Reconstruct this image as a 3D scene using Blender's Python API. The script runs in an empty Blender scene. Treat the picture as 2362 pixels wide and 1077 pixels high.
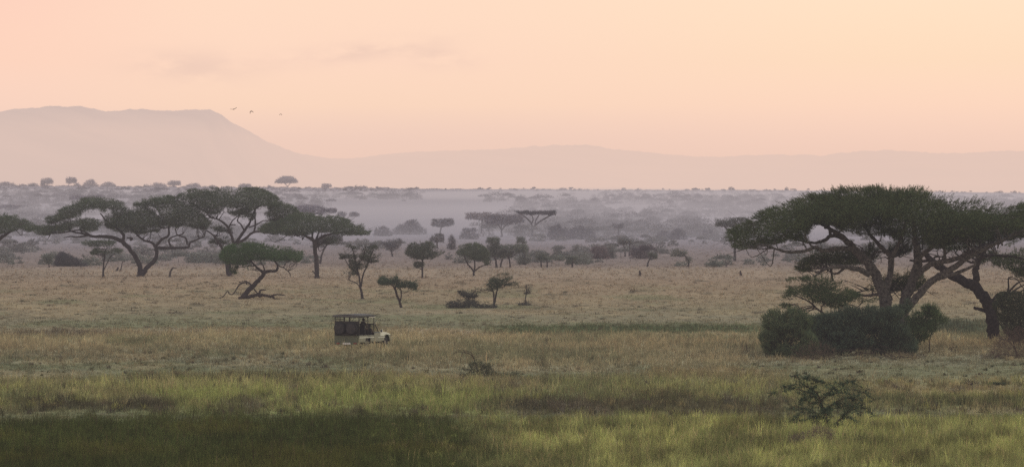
import bpy, bmesh, math
import numpy as np
from mathutils import Vector, Matrix

RNG = np.random.default_rng(7)
F = 13122.0                    # focal length in photo pixels (200 mm lens)
CAMH = 11.0
HORIZON = 455.0
PITCH = math.atan((538.5 - HORIZON) / F)
scene = bpy.context.scene
COL = scene.collection

# ------------------------------------------------------------------ helpers
def S(c):
    return tuple(pow(x / 255.0, 2.2) for x in c)

def ray(px, py):
    u = (np.asarray(px, float) - 1181.0) / F
    v = (538.5 - np.asarray(py, float)) / F
    c, s = math.cos(PITCH), math.sin(PITCH)
    return u, c + v * s, v * c - s          # x, y (forward), z

def P(px, py, d, w=0.0):
    """world point seen at photo position (px, py) at distance d, pushed w metres further back"""
    x, y, z = ray(px, py)
    k = d / y
    return np.array([x * k, d + w, CAMH + z * k])

def dist_of(py):
    return CAMH * F / (py - HORIZON)

def hash3(ix, iy, iz, seed):
    h = (ix * 374761393 + iy * 668265263 + iz * 2147483647 + seed * 1274126177) & 0xFFFFFFFF
    h = ((h ^ (h >> 13)) * 1274126177) & 0xFFFFFFFF
    h = ((h ^ (h >> 16)) * 2246822519) & 0xFFFFFFFF
    return ((h ^ (h >> 15)) & 0xFFFFFF) / float(0xFFFFFF)

def vnoise(p, seed=0):
    p = np.asarray(p, float)
    i = np.floor(p).astype(np.int64)
    f = p - i
    f = f * f * (3 - 2 * f)
    out = 0
    for dx in (0, 1):
        for dy in (0, 1):
            for dz in (0, 1):
                w = (f[:, 0] if dx else 1 - f[:, 0]) * (f[:, 1] if dy else 1 - f[:, 1]) * (f[:, 2] if dz else 1 - f[:, 2])
                out = out + w * hash3(i[:, 0] + dx, i[:, 1] + dy, i[:, 2] + dz, seed)
    return out

def noise2(x, y, sx, sy, seed=0, oct=3):
    t = 0
    a = 1.0
    n = 0
    for k in range(oct):
        t = t + a * vnoise(np.stack([x / sx * 2 ** k, y / sy * 2 ** k, np.full_like(x, k * 7.3)], 1), seed + k)
        n += a
        a *= 0.55
    return t / n

def smooth(a, b, x):
    t = np.clip((np.asarray(x, float) - a) / (b - a), 0, 1)
    return t * t * (3 - 2 * t)

def raw_mesh(name, verts, faces, cols=None):
    """verts (n,3), faces (m,3) or (m,4)"""
    me = bpy.data.meshes.new(name)
    verts = np.asarray(verts, np.float32)
    faces = np.asarray(faces, np.int32)
    n, m, k = len(verts), len(faces), faces.shape[1]
    me.vertices.add(n)
    me.vertices.foreach_set('co', verts.ravel())
    me.loops.add(m * k)
    me.loops.foreach_set('vertex_index', faces.ravel())
    me.polygons.add(m)
    me.polygons.foreach_set('loop_start', np.arange(0, m * k, k, dtype=np.int32))
    me.update(calc_edges=True)
    if cols is not None:
        a = me.color_attributes.new('tint', 'FLOAT_COLOR', 'POINT')
        c = np.ones((n, 4), np.float32)
        c[:, :3] = cols
        a.data.foreach_set('color', c.ravel())
    return me

def link(name, me, mat, parent=None, smooth_shade=False):
    o = bpy.data.objects.new(name, me)
    COL.objects.link(o)
    if mat is not None:
        me.materials.append(mat)
    if parent is not None:
        o.parent = parent
    if smooth_shade:
        me.polygons.foreach_set('use_smooth', np.ones(len(me.polygons), bool))
    return o

def tag(o, label=None, cat=None, group=None, kind=None):
    if label: o['label'] = label
    if cat: o['category'] = cat
    if group: o['group'] = group
    if kind: o['kind'] = kind
    return o

def empty(name, loc=(0, 0, 0), rotz=0.0):
    o = bpy.data.objects.new(name, None)
    o.location = [float(v) for v in loc]
    o.rotation_euler = (0, 0, rotz)
    o.empty_display_size = 0.3
    COL.objects.link(o)
    return o

# ------------------------------------------------------------------ materials
def new_mat(name):
    m = bpy.data.materials.new(name)
    m.use_nodes = True
    nt = m.node_tree
    nt.nodes.clear()
    out = nt.nodes.new('ShaderNodeOutputMaterial')
    return m, nt, out

def tint_mat(name, trans=0.3, nscale=3.0, namt=0.35, rough=0.9):
    """diffuse + translucent, colour from the tint attribute broken up by noise"""
    m, nt, out = new_mat(name)
    at = nt.nodes.new('ShaderNodeAttribute'); at.attribute_name = 'tint'
    geo = nt.nodes.new('ShaderNodeNewGeometry')
    no = nt.nodes.new('ShaderNodeTexNoise'); no.inputs['Scale'].default_value = nscale; no.inputs['Detail'].default_value = 3
    nt.links.new(geo.outputs['Position'], no.inputs['Vector'])
    mr = nt.nodes.new('ShaderNodeMapRange')
    mr.inputs['From Min'].default_value = 0.3; mr.inputs['From Max'].default_value = 0.7
    mr.inputs['To Min'].default_value = 1 - namt; mr.inputs['To Max'].default_value = 1 + namt
    nt.links.new(no.outputs['Fac'], mr.inputs['Value'])
    mul = nt.nodes.new('ShaderNodeMix'); mul.data_type = 'RGBA'; mul.blend_type = 'MULTIPLY'; mul.inputs['Factor'].default_value = 1
    nt.links.new(at.outputs['Color'], mul.inputs['A'])
    nt.links.new(mr.outputs['Result'], mul.inputs['B'])
    di = nt.nodes.new('ShaderNodeBsdfDiffuse'); di.inputs['Roughness'].default_value = rough
    nt.links.new(mul.outputs['Result'], di.inputs['Color'])
    if trans > 0:
        tr = nt.nodes.new('ShaderNodeBsdfTranslucent')
        nt.links.new(mul.outputs['Result'], tr.inputs['Color'])
        mx = nt.nodes.new('ShaderNodeMixShader'); mx.inputs[0].default_value = trans
        nt.links.new(di.outputs[0], mx.inputs[1]); nt.links.new(tr.outputs[0], mx.inputs[2])
        nt.links.new(mx.outputs[0], out.inputs['Surface'])
    else:
        nt.links.new(di.outputs[0], out.inputs['Surface'])
    return m

def noise_mat(name, c1, c2, scale=5.0, rough=0.8, bump=0.0, metal=0.0, spec=0.3, detail=4):
    m, nt, out = new_mat(name)
    bs = nt.nodes.new('ShaderNodeBsdfPrincipled')
    tc = nt.nodes.new('ShaderNodeTexCoord')
    no = nt.nodes.new('ShaderNodeTexNoise'); no.inputs['Scale'].default_value = scale; no.inputs['Detail'].default_value = detail
    nt.links.new(tc.outputs['Object'], no.inputs['Vector'])
    cr = nt.nodes.new('ShaderNodeValToRGB')
    cr.color_ramp.elements[0].position = 0.35; cr.color_ramp.elements[0].color = (*c1, 1)
    cr.color_ramp.elements[1].position = 0.65; cr.color_ramp.elements[1].color = (*c2, 1)
    nt.links.new(no.outputs['Fac'], cr.inputs['Fac'])
    nt.links.new(cr.outputs['Color'], bs.inputs['Base Color'])
    bs.inputs['Roughness'].default_value = rough
    bs.inputs['Metallic'].default_value = metal
    bs.inputs['Specular IOR Level'].default_value = spec
    if bump > 0:
        bp = nt.nodes.new('ShaderNodeBump'); bp.inputs['Strength'].default_value = bump; bp.inputs['Distance'].default_value = 0.05
        nt.links.new(no.outputs['Fac'], bp.inputs['Height'])
        nt.links.new(bp.outputs['Normal'], bs.inputs['Normal'])
    nt.links.new(bs.outputs[0], out.inputs['Surface'])
    return m

M_LEAF = tint_mat('foliage', 0.25, 2.0, 0.3)
M_GRASS = tint_mat('grass_blades', 0.35, 0.9, 0.25)
M_GROUND = tint_mat('savanna_soil', 0.0, 0.6, 0.3)
M_BARK = tint_mat('bark', 0.0, 6.0, 0.65)
M_FAR = tint_mat('far_foliage', 0.0, 0.2, 0.2)

# ------------------------------------------------------------------ terrain
def ridge_height(x, y):
    """the far plain rises gently to a low ridge about 4.5 km out, higher on the left"""
    a = np.asarray(x, float) / np.maximum(np.asarray(y, float), 1.0)          # tan of azimuth
    px = 1181 + a * F
    top_py = np.interp(px, [-3000, 0, 600, 1000, 1800, 2362, 5000], [425, 431, 435, 437, 441, 447.5, 456])
    top = CAMH + (HORIZON - top_py) / F * 4500.0
    up = smooth(1500, 4500, y)
    down = 1 - smooth(4500, 6500, y)
    return top * np.where(np.asarray(y) < 4500, up, down)

def gz(x, y):
    x = np.atleast_1d(np.asarray(x, float)); y = np.atleast_1d(np.asarray(y, float))
    n = (noise2(x, y, 45.0, 45.0, 11, 2) - 0.5) * 0.22
    return n * smooth(1700, 900, y) + ridge_height(x, y) + (noise2(x, y, 700, 500, 5, 2) - 0.5) * 5.0 * smooth(1600, 3200, y) * (1 - smooth(4100, 4500, y))

# look of the plain: bands of different grass, keyed on distance (through py) and lateral position
BANDS = np.array([
    # py    r     g     b     height
    [480, .250, .225, .235, .10],
    [560, .215, .185, .175, .15],
    [600, .225, .190, .170, .20],
    [613, .240, .200, .170, .22],
    [624, .305, .252, .186, .25],
    [640, .308, .250, .180, .25],
    [646, .288, .228, .158, .18],
    [668, .298, .238, .158, .20],
    [692, .282, .234, .150, .18],
    [715, .264, .228, .148, .16],
    [738, .248, .232, .152, .14],
    [756, .205, .200, .125, .16],
    [768, .240, .205, .130, .30],
    [778, .385, .350, .215, .48],
    [797, .370, .330, .202, .48],
    [812, .275, .258, .165, .36],
    [826, .240, .235, .150, .28],
    [838, .210, .210, .132, .18],
    [866, .205, .210, .132, .12],
    [874, .290, .265, .145, .50],
    [888, .355, .355, .155, .52],
    [925, .300, .320, .130, .52],
    [945, .250, .245, .125, .34],
    [956, .150, .155, .090, .12],
    [966, .160, .165, .090, .14],
    [1100, .160, .165, .090, .14]])

def zone(x, y):
    """albedo (n,3) and grass height (n) of the plain at world x, y"""
    x = np.asarray(x, float); y = np.asarray(y, float)
    py0 = HORIZON + CAMH * F / y
    px = 1181 + x / y * F
    xs = x / y * 400.0                                # lateral coordinate, comparable at all distances
    wob = (noise2(px, py0 * 0, 420.0, 1.0, 21, 3) - 0.5)
    wob2 = (noise2(px, py0, 60.0, 9.0, 22, 2) - 0.5)
    amp = np.interp(py0, [600, 640, 660, 800, 1000], [3, 2, 12, 16, 16])
    py = py0 + wob * amp * 1.6 + wob2 * amp * 0.7
    c = np.stack([np.interp(py, BANDS[:, 0], BANDS[:, k]) for k in (1, 2, 3)], 1)
    h = np.interp(py, BANDS[:, 0], BANDS[:, 4])
    n1 = noise2(px, py0, 150.0, 12.0, 31, 3)
    n2 = noise2(px, py0, 45.0, 6.0, 41, 3)
    # golden field spreads lower in the middle and right of the frame
    g = smooth(640, 900, px) * (1 - smooth(1650, 1800, px)) * smooth(775, 800, py) * (1 - smooth(838, 862, py))
    gold = np.array([.375, .340, .208])
    k = (g * 0.75)[:, None]
    c = c * (1 - k) + gold * k; h = h * (1 - g * .7) + .5 * g * .7
    # patchiness: greener / drier / darker
    green = np.array([.165, .185, .100]); dry = np.array([.36, .30, .18])
    near = smooth(640, 700, py0)
    n4 = noise2(px, py0, 330.0, 9.0, 33, 3)
    k = (np.maximum(smooth(.55, .72, n1) * .6, smooth(.50, .64, n4) * (.22 + .38 * smooth(725, 760, py0)) * smooth(690, 720, py0)) * near)[:, None]; c = c * (1 - k) + green * k
    k = (smooth(.55, .70, 1 - n1) * 0.40 * near)[:, None]; c = c * (1 - k) + dry * k
    # dark green sedge patches
    def patch(x0, x1, y0, y1, col, amt, hh=None):
        nonlocal c, h
        wx = (noise2(px, py0, 40, 8, 51, 2) - .5)
        q = smooth(x0 - 60, x0 + 60, px + wx * 90) * (1 - smooth(x1 - 60, x1 + 60, px + wx * 90)) * smooth(y0 - 4, y0 + 4, py0 + wx * 10) * (1 - smooth(y1 - 4, y1 + 4, py0 + wx * 10))
        q = (q * amt)
        c = c * (1 - q[:, None]) + np.array(col) * q[:, None]
        if hh is not None: h = h * (1 - q) + hh * q
    patch(250, 1250, 728, 752, (.195, .202, .122), .45, .15)
    patch(1150, 1770, 749, 771, (.110, .140, .07), .9, .3)
    patch(1960, 2290, 738, 772, (.080, .105, .065), .85, .4)
    patch(0, 250, 762, 778, (.14, .12, .085), .6, .3)
    patch(640, 1060, 800, 816, (.385, .345, .210), .85, .46)
    patch(1480, 1800, 850, 872, (.30, .245, .13), .6, .4)
    patch(1830, 2400, 845, 885, (.215, .225, .130), .6, .14)
    patch(2000, 2400, 888, 912, (.32, .26, .15), .6, .2)
    patch(350, 1150, 905, 958, (.310, .350, .120), .75, .55)
    patch(1180, 1800, 922, 956, (.120, .112, .068), .85, .42)
    patch(40, 410, 926, 946, (.080, .074, .048), .9, .42)
    patch(470, 640, 936, 956, (.13, .125, .07), .7, .4)
    patch(1110, 1340, 926, 946, (.080, .078, .05), .9, .42)
    patch(1480, 1640, 905, 935, (.10, .10, .055), .75, .45)
    patch(860, 1110, 760, 768, (.42, .36, .24), .8, .2)
    patch(1480, 1770, 768, 775, (.45, .39, .25), .85, .2)
    patch(0, 780, 757, 763, (.36, .31, .21), .5, .2)
    patch(1960, 2362, 918, 935, (.10, .11, .055), .8, .5)
    patch(60, 420, 948, 962, (.16, .175, .095), .6, .16)
    # lower right: tall yellow green grass; lower left: dark swamp grass
    edge = 1150 + (noise2(px, py0, 90, 25, 61, 3) - .5) * 260 + smooth(1000, 1077, py0) * 40
    low = smooth(950, 980, py)
    right = smooth(-190, 130, px - edge + (noise2(px, py0, 30, 9, 63, 2) - .5) * 160)
    rc = np.array([.285, .305, .118]); lc = np.array([.070, .088, .027])
    rn = noise2(px, py0, 70, 18, 71, 3)
    rcc = rc[None] * (0.55 + 0.9 * smooth(.3, .7, rn))[:, None] + np.array([.05, .025, .0])[None] * (noise2(px, py0, 110, 30, 72, 2)[:, None] - .4)
    k = (low * right)[:, None]; c = c * (1 - k) + rcc * k; h = h * (1 - low * right) + .50 * low * right
    ln = noise2(px, py0, 180, 22, 81, 3)
    lcc = lc[None] * (0.7 + 0.7 * ln)[:, None] + np.array([.026, .014, .002])[None] * (smooth(.45, .65, noise2(px, py0, 240, 26, 82, 2)))[:, None]
    k = (low * (1 - right))[:, None]; c = c * (1 - k) + lcc * k; h = h * (1 - low * (1 - right)) + .42 * low * (1 - right)
    t = smooth(.56, .72, noise2(px, py0, 48.0, 11.0, 95, 3)) * smooth(862, 890, py0) * (1 - low) * .75
    c = c * (1 - t[:, None]) + np.array([.150, .130, .095]) * t[:, None]; h = h * (1 - .25 * t)
    t = smooth(.55, .70, noise2(px, py0, 36.0, 14.0, 97, 3)) * low * right * .6
    c = c * (1 - t[:, None]) + np.array([.120, .125, .060]) * t[:, None]
    # small dark tussocks on the tan plain
    t = smooth(.70, .80, noise2(px, py0, 26.0, 4.0, 91, 2)) * smooth(636, 650, py0) * (1 - smooth(740, 770, py0)) * .65
    c = c * (1 - t[:, None]) + np.array([.10, .095, .065]) * t[:, None]; h = h + t * .15
    t = smooth(.68, .80, noise2(px, py0, 34.0, 10.0, 92, 2)) * smooth(800, 840, py0) * (1 - low) * .55
    c = c * (1 - t[:, None]) + np.array([.085, .09, .05]) * t[:, None]
    c = c * (0.80 + 0.4 * n2)[:, None]
    return np.clip(c, 0.01, .6), h

GAIN = 1.09

def build_ground():
    # a fan of rows, each row further away, wide enough to reach past the frame on both sides
    ys = np.concatenate([np.linspace(-60, 200, 27), dist_of(np.linspace(1150, 560, 420)), np.geomspace(1400, 4500, 150), np.linspace(4530, 7000, 40), np.geomspace(7300, 60000, 25)])
    ys = np.unique(np.round(ys, 3))
    us = np.concatenate([np.linspace(-1.2, -.13, 25), np.linspace(-.125, .125, 500), np.linspace(.13, 1.2, 25)])
    Y, U = np.meshgrid(ys, us, indexing='ij')
    X = U * np.maximum(Y, 300.0)
    x, y = X.ravel(), Y.ravel()
    z = gz(x, np.maximum(y, 1))
    yy = np.maximum(y, 215)
    c, h = zone(x, yy)
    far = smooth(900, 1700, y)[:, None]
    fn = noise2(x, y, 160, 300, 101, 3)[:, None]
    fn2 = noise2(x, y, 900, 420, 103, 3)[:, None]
    cf = HAZED_FARLAND * (0.72 + 0.35 * fn + .25 * fn2)
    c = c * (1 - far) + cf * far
    nr, nc = len(ys), len(us)
    idx = np.arange(nr * nc).reshape(nr, nc)
    q = np.stack([idx[:-1, :-1], idx[:-1, 1:], idx[1:, 1:], idx[1:, :-1]], -1).reshape(-1, 4)
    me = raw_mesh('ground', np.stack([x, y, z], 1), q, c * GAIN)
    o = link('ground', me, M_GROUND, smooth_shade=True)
    tag(o, kind='structure')

HAZED_FARLAND = np.array([.232, .226, .262])  # lilac tint of the far land carries part of the distance haze
build_ground()

# ------------------------------------------------------------------ grass
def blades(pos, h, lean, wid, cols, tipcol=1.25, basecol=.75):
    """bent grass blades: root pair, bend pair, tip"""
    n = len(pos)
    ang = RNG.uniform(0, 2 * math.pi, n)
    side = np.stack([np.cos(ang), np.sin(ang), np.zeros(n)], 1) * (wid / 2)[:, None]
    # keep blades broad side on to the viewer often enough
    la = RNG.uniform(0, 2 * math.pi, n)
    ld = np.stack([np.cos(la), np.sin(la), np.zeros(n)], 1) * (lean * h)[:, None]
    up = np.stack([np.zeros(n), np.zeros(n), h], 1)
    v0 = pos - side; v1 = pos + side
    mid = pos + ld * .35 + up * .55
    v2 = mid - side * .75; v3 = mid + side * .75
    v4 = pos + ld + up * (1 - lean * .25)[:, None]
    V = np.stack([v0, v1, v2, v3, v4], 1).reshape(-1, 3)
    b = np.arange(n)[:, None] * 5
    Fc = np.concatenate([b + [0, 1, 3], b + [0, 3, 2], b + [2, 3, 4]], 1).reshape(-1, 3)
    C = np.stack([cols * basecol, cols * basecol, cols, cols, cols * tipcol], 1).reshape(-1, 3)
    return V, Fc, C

def build_grass(name, label, py0, py1, ntuft, per, px0=-260, px1=2620, var=.27):
    py = RNG.uniform(py0, py1, ntuft)
    px = RNG.uniform(px0, px1, ntuft)
    y = dist_of(py)
    x = (px - 1181) / F * y
    c, h = zone(x, y)
    keep = RNG.uniform(0, 1, ntuft) < np.clip(.45 + h, 0, 1)
    x, y, c, h = x[keep], y[keep], c[keep], h[keep]
    n = len(x)
    tone = RNG.lognormal(-.03, var, n).clip(.4, 1.9)
    hh = h * RNG.lognormal(-.03, .36, n)
    xr = np.repeat(x, per) + RNG.normal(0, .13, n * per)
    yr = np.repeat(y, per) + RNG.normal(0, .13, n * per)
    zr = gz(xr, yr) - .02
    hr = np.repeat(hh, per) * RNG.uniform(.55, 1.15, n * per)
    wid = np.maximum(.010, .42 * yr / (F * .4335)) * RNG.uniform(.6, 1.3, n * per)
    lean = RNG.uniform(.05, .55, n * per)
    cr = np.repeat(c * tone[:, None], per, 0) * RNG.normal(1, .12, (n * per, 1)).clip(.5, 1.5)
    # straw coloured seed stems among the green
    straw = RNG.uniform(0, 1, n * per) < .10
    lum = cr.mean(1, keepdims=True)
    cr = np.where(straw[:, None], lum * np.array([1.55, 1.22, .72]), cr)
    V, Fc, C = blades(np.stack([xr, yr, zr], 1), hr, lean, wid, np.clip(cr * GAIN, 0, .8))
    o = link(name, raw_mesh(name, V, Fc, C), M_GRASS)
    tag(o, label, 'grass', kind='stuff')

build_grass('marsh_grass', 'tall marsh grass in the foreground, dark on one side and yellow green on the other', 868, 1190, 62000, 8)
build_grass('meadow_grass', 'golden and short green grass around the safari vehicle', 736, 868, 44000, 7, var=.20)
build_grass('plain_grass', 'dry tan grass of the open plain beyond the vehicle', 610, 736, 26000, 6, var=.13)

build_grass('far_grass', 'thin pale grass at the hazy back of the plain', 545, 612, 9000, 5, var=.12)

def build_tussocks():
    """separate thicker tufts standing out of the turf"""
    PX = []; PY = []; CC = []; HH = []
    def add(n, x0, x1, y0, y1, cols, h0, h1):
        PX.append(RNG.uniform(x0, x1, n)); PY.append(RNG.uniform(y0, y1, n)); HH.append(RNG.uniform(h0, h1, n))
        CC.append(np.array(cols)[RNG.integers(0, len(cols), n)])
    dk = [(.085, .085, .05), (.11, .09, .075), (.075, .085, .045)]; br = [(.36, .36, .13), (.40, .34, .17), (.30, .34, .12)]
    add(330, -200, 2560, 880, 958, dk, .35, .75); add(260, -200, 2560, 876, 945, br, .5, .9)
    add(260, 1230, 2560, 975, 1090, dk, .3, .6); add(300, 1180, 2560, 970, 1090, br, .45, .85)
    add(260, -200, 2560, 800, 870, dk, .18, .4); add(300, -200, 2560, 775, 835, [(.38, .33, .2), (.33, .28, .17)], .4, .7)
    add(300, -200, 2560, 645, 760, [(.12, .11, .08), (.14, .115, .09), (.11, .12, .075)], .12, .34); add(90, 850, 1260, 972, 1090, br, .35, .6); add(120, 300, 900, 868, 884, [(.12, .095, .065), (.10, .10, .05)], .5, .8)
    px = np.concatenate(PX); py = np.concatenate(PY); c = np.concatenate(CC); h = np.concatenate(HH)
    per = 34
    y = dist_of(py); x = (px - 1181) / F * y
    rad = np.repeat(h * RNG.uniform(.35, .8, len(h)) * np.where(py < 770, 2.6, 1.0), per)
    a = RNG.uniform(0, 2 * math.pi, len(rad)); r = np.sqrt(RNG.uniform(0, 1, len(rad)))
    xr = np.repeat(x, per) + rad * r * np.cos(a); yr = np.repeat(y, per) + rad * r * np.sin(a)
    hr = np.repeat(h, per) * RNG.uniform(.5, 1.1, len(rad)) * (1 - .45 * r)
    col = np.repeat(c, per, 0) * RNG.normal(1, .18, (len(rad), 1)).clip(.5, 1.6)
    wid = np.maximum(.014, .5 * yr / (F * .4335)) * RNG.uniform(.6, 1.3, len(rad))
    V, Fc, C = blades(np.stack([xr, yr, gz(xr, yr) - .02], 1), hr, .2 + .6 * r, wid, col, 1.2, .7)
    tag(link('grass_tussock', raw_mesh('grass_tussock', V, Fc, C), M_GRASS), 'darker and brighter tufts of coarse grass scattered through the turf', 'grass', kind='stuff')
build_tussocks()

def build_stems():
    """long pale flowering stems standing above the grass at the lower right"""
    n = 405
    px = np.concatenate([RNG.normal(1250, 90, 150), RNG.uniform(1150, 2362, 250), RNG.normal(990, 40, 5)])
    py = np.concatenate([RNG.uniform(985, 1095, 150), RNG.uniform(985, 1110, 250), RNG.uniform(1070, 1085, 5)])
    y = dist_of(py); x = (px - 1181) / F * y
    h = RNG.uniform(.65, 1.25, n)
    c = np.array([.42, .36, .17]) * RNG.normal(1, .15, (n, 1)).clip(.5, 1.4)
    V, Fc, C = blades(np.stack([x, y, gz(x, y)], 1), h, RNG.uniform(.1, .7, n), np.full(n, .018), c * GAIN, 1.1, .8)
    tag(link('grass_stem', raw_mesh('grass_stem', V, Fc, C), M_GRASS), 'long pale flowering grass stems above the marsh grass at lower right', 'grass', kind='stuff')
build_stems()

# ------------------------------------------------------------------ trees
def inside(poly, p):
    x, y = p[:, 0], p[:, 1]
    r = np.zeros(len(p), bool)
    n = len(poly)
    for i in range(n):
        x0, y0 = poly[i]; x1, y1 = poly[(i + 1) % n]
        if y0 == y1: continue
        cnd = ((y0 > y) != (y1 > y)) & (x < (x1 - x0) * (y - y0) / (y1 - y0) + x0)
        r ^= cnd
    return r

def edge_dist(poly, p):
    best = np.full(len(p), 1e9)
    n = len(poly)
    for i in range(n):
        a = np.array(poly[i], float); b = np.array(poly[(i + 1) % n], float)
        ab = b - a; L = (ab ** 2).sum() + 1e-9
        t = np.clip(((p - a) @ ab) / L, 0, 1)
        q = a + t[:, None] * ab
        best = np.minimum(best, np.sqrt(((p - q) ** 2).sum(1)))
    return best

def area(poly):
    p = np.array(poly, float)
    x, y = p[:, 0], p[:, 1]
    return .5 * abs(np.dot(x, np.roll(y, -1)) - np.dot(y, np.roll(x, -1)))

def dome(x0, x1, yt, yb, skew=0.0, flat=.45):
    """umbrella outline between x0..x1, top yt, bottom yb"""
    cx, rx = (x0 + x1) / 2, (x1 - x0) / 2
    pts = []
    for a in np.linspace(math.pi, 0, 11):
        pts.append((cx + rx * math.cos(a) + skew * math.sin(a) * rx, yb - (yb - yt) * math.sin(a) ** flat * .999 - (yb - yt) * .25 * (1 - math.sin(a))))
    for a in np.linspace(0, math.pi, 7)[1:-1]:
        pts.append((cx + rx * .93 * math.cos(a), yb + (yb - yt) * .10 * math.sin(a) - (yb - yt) * .12))
    return pts

def blob(x0, x1, yt, yb):
    """rounded bush outline sitting on yb"""
    cx, rx = (x0 + x1) / 2, (x1 - x0) / 2
    pts = [(cx + rx * math.cos(a), yb - (yb - yt) * math.sin(a) ** 1.15 * (.72 + .36 * RNG.uniform())) for a in np.linspace(math.pi, 0, 15)]
    return pts

def Z(ox, oy, s, pts):
    return [(ox + q[0] / s, oy + q[1] / s) + tuple(v / s if i == 0 else v for i, v in enumerate(q[2:])) for q in pts]

def tube_arrays(path, rad, sides):
    path = np.asarray(path, float); n = len(path)
    tan = np.gradient(path, axis=0)
    tan /= np.linalg.norm(tan, axis=1, keepdims=True) + 1e-9
    ref = np.array([.31, .87, .38])
    u = np.cross(tan, ref); u /= np.linalg.norm(u, axis=1, keepdims=True) + 1e-9
    v = np.cross(tan, u)
    a = np.linspace(0, 2 * math.pi, sides, endpoint=False)
    ring = path[:, None] + (u[:, None] * np.cos(a)[None, :, None] + v[:, None] * np.sin(a)[None, :, None]) * np.asarray(rad)[:, None, None]
    V = ring.reshape(-1, 3)
    i = np.arange(n - 1)[:, None] * sides
    j = np.arange(sides)[None]
    j2 = (j + 1) % sides
    q = np.stack([i + j, i + j2, i + sides + j2, i + sides + j], -1).reshape(-1, 4)
    return V, q

def catmull(pts, sub):
    p = np.asarray(pts, float)
    p = np.vstack([2 * p[0] - p[1], p, 2 * p[-1] - p[-2]])
    out = []
    for i in range(1, len(p) - 2):
        for t in np.linspace(0, 1, sub, endpoint=False):
            a, b, c, d = p[i - 1], p[i], p[i + 1], p[i + 2]
            out.append(.5 * ((2 * b) + (-a + c) * t + (2 * a - 5 * b + 4 * c - d) * t * t + (-a + 3 * b - 3 * c + d) * t ** 3))
    out.append(p[-2])
    return np.array(out)

class Wood:
    def __init__(self):
        self.V = []; self.Q = []; self.n = 0; self.nodes = []; self.C = []
    def add(self, path, rad, sides=6, col=(.05, .042, .036)):
        V, q = tube_arrays(path, rad, sides)
        self.V.append(V); self.Q.append(q + self.n); self.n += len(V)
        self.C.append(np.tile(np.array(col), (len(V), 1)))
    def mesh(self, name):
        return raw_mesh(name, np.vstack(self.V), np.vstack(self.Q), np.vstack(self.C))

def spray_arrays(p, d, L, col, m=6, wid=.16, spread=.75):
    """feathery sprays: m narrow leaf triangles along a short twig"""
    n = len(p)
    d = d / (np.linalg.norm(d, axis=1, keepdims=True) + 1e-9)
    r = RNG.normal(0, 1, (n, 3))
    s = np.cross(d, r); s /= np.linalg.norm(s, axis=1, keepdims=True) + 1e-9
    t2 = np.cross(d, s)
    Vs, Cs = [], []
    for k in range(m):
        t = (k + .3) / m
        sg = 1 if k % 2 else -1
        root = p + d * (L * (t - .35))[:, None]
        jit = RNG.normal(0, .35, (n, 3))
        dirk = d * .8 + s * (sg * spread) + jit
        dirk /= np.linalg.norm(dirk, axis=1, keepdims=True) + 1e-9
        ln = L * RNG.uniform(.35, .62, n) * (1.1 - .45 * t)
        wv = np.cross(dirk, t2 + RNG.normal(0, .6, (n, 3))); wv /= np.linalg.norm(wv, axis=1, keepdims=True) + 1e-9
        wv *= (L * wid * RNG.uniform(.6, 1.2, n))[:, None]
        a = root - wv * .5; b = root + wv * .5; c = root + dirk * ln[:, None]
        Vs.append(np.stack([a, b, c], 1))
        cc = col * RNG.normal(1, .14, (n, 1)).clip(.5, 1.6)
        Cs.append(np.stack([cc * .9, cc * .9, cc * 1.1], 1))
    V = np.stack(Vs, 1).reshape(-1, 3); C = np.stack(Cs, 1).reshape(-1, 3)
    Fc = np.arange(len(V)).reshape(-1, 3)
    return V, Fc, C

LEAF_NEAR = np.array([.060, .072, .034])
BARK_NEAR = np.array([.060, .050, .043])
def hazed_leafcol(d):  # paler and greyer with distance: haze put into the leaf colour
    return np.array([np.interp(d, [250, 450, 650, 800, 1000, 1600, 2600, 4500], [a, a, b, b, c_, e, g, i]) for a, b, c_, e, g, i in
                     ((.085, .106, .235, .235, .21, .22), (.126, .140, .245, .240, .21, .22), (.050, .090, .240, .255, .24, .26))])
def hazed_barkcol(d):  # bark lightened with distance too, standing in for haze
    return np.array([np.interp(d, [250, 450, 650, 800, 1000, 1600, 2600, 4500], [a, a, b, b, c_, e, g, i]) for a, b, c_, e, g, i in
                     ((.078, .058, .085, .120, .18, .2), (.068, .052, .080, .120, .18, .2), (.062, .052, .084, .135, .22, .24))])

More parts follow.
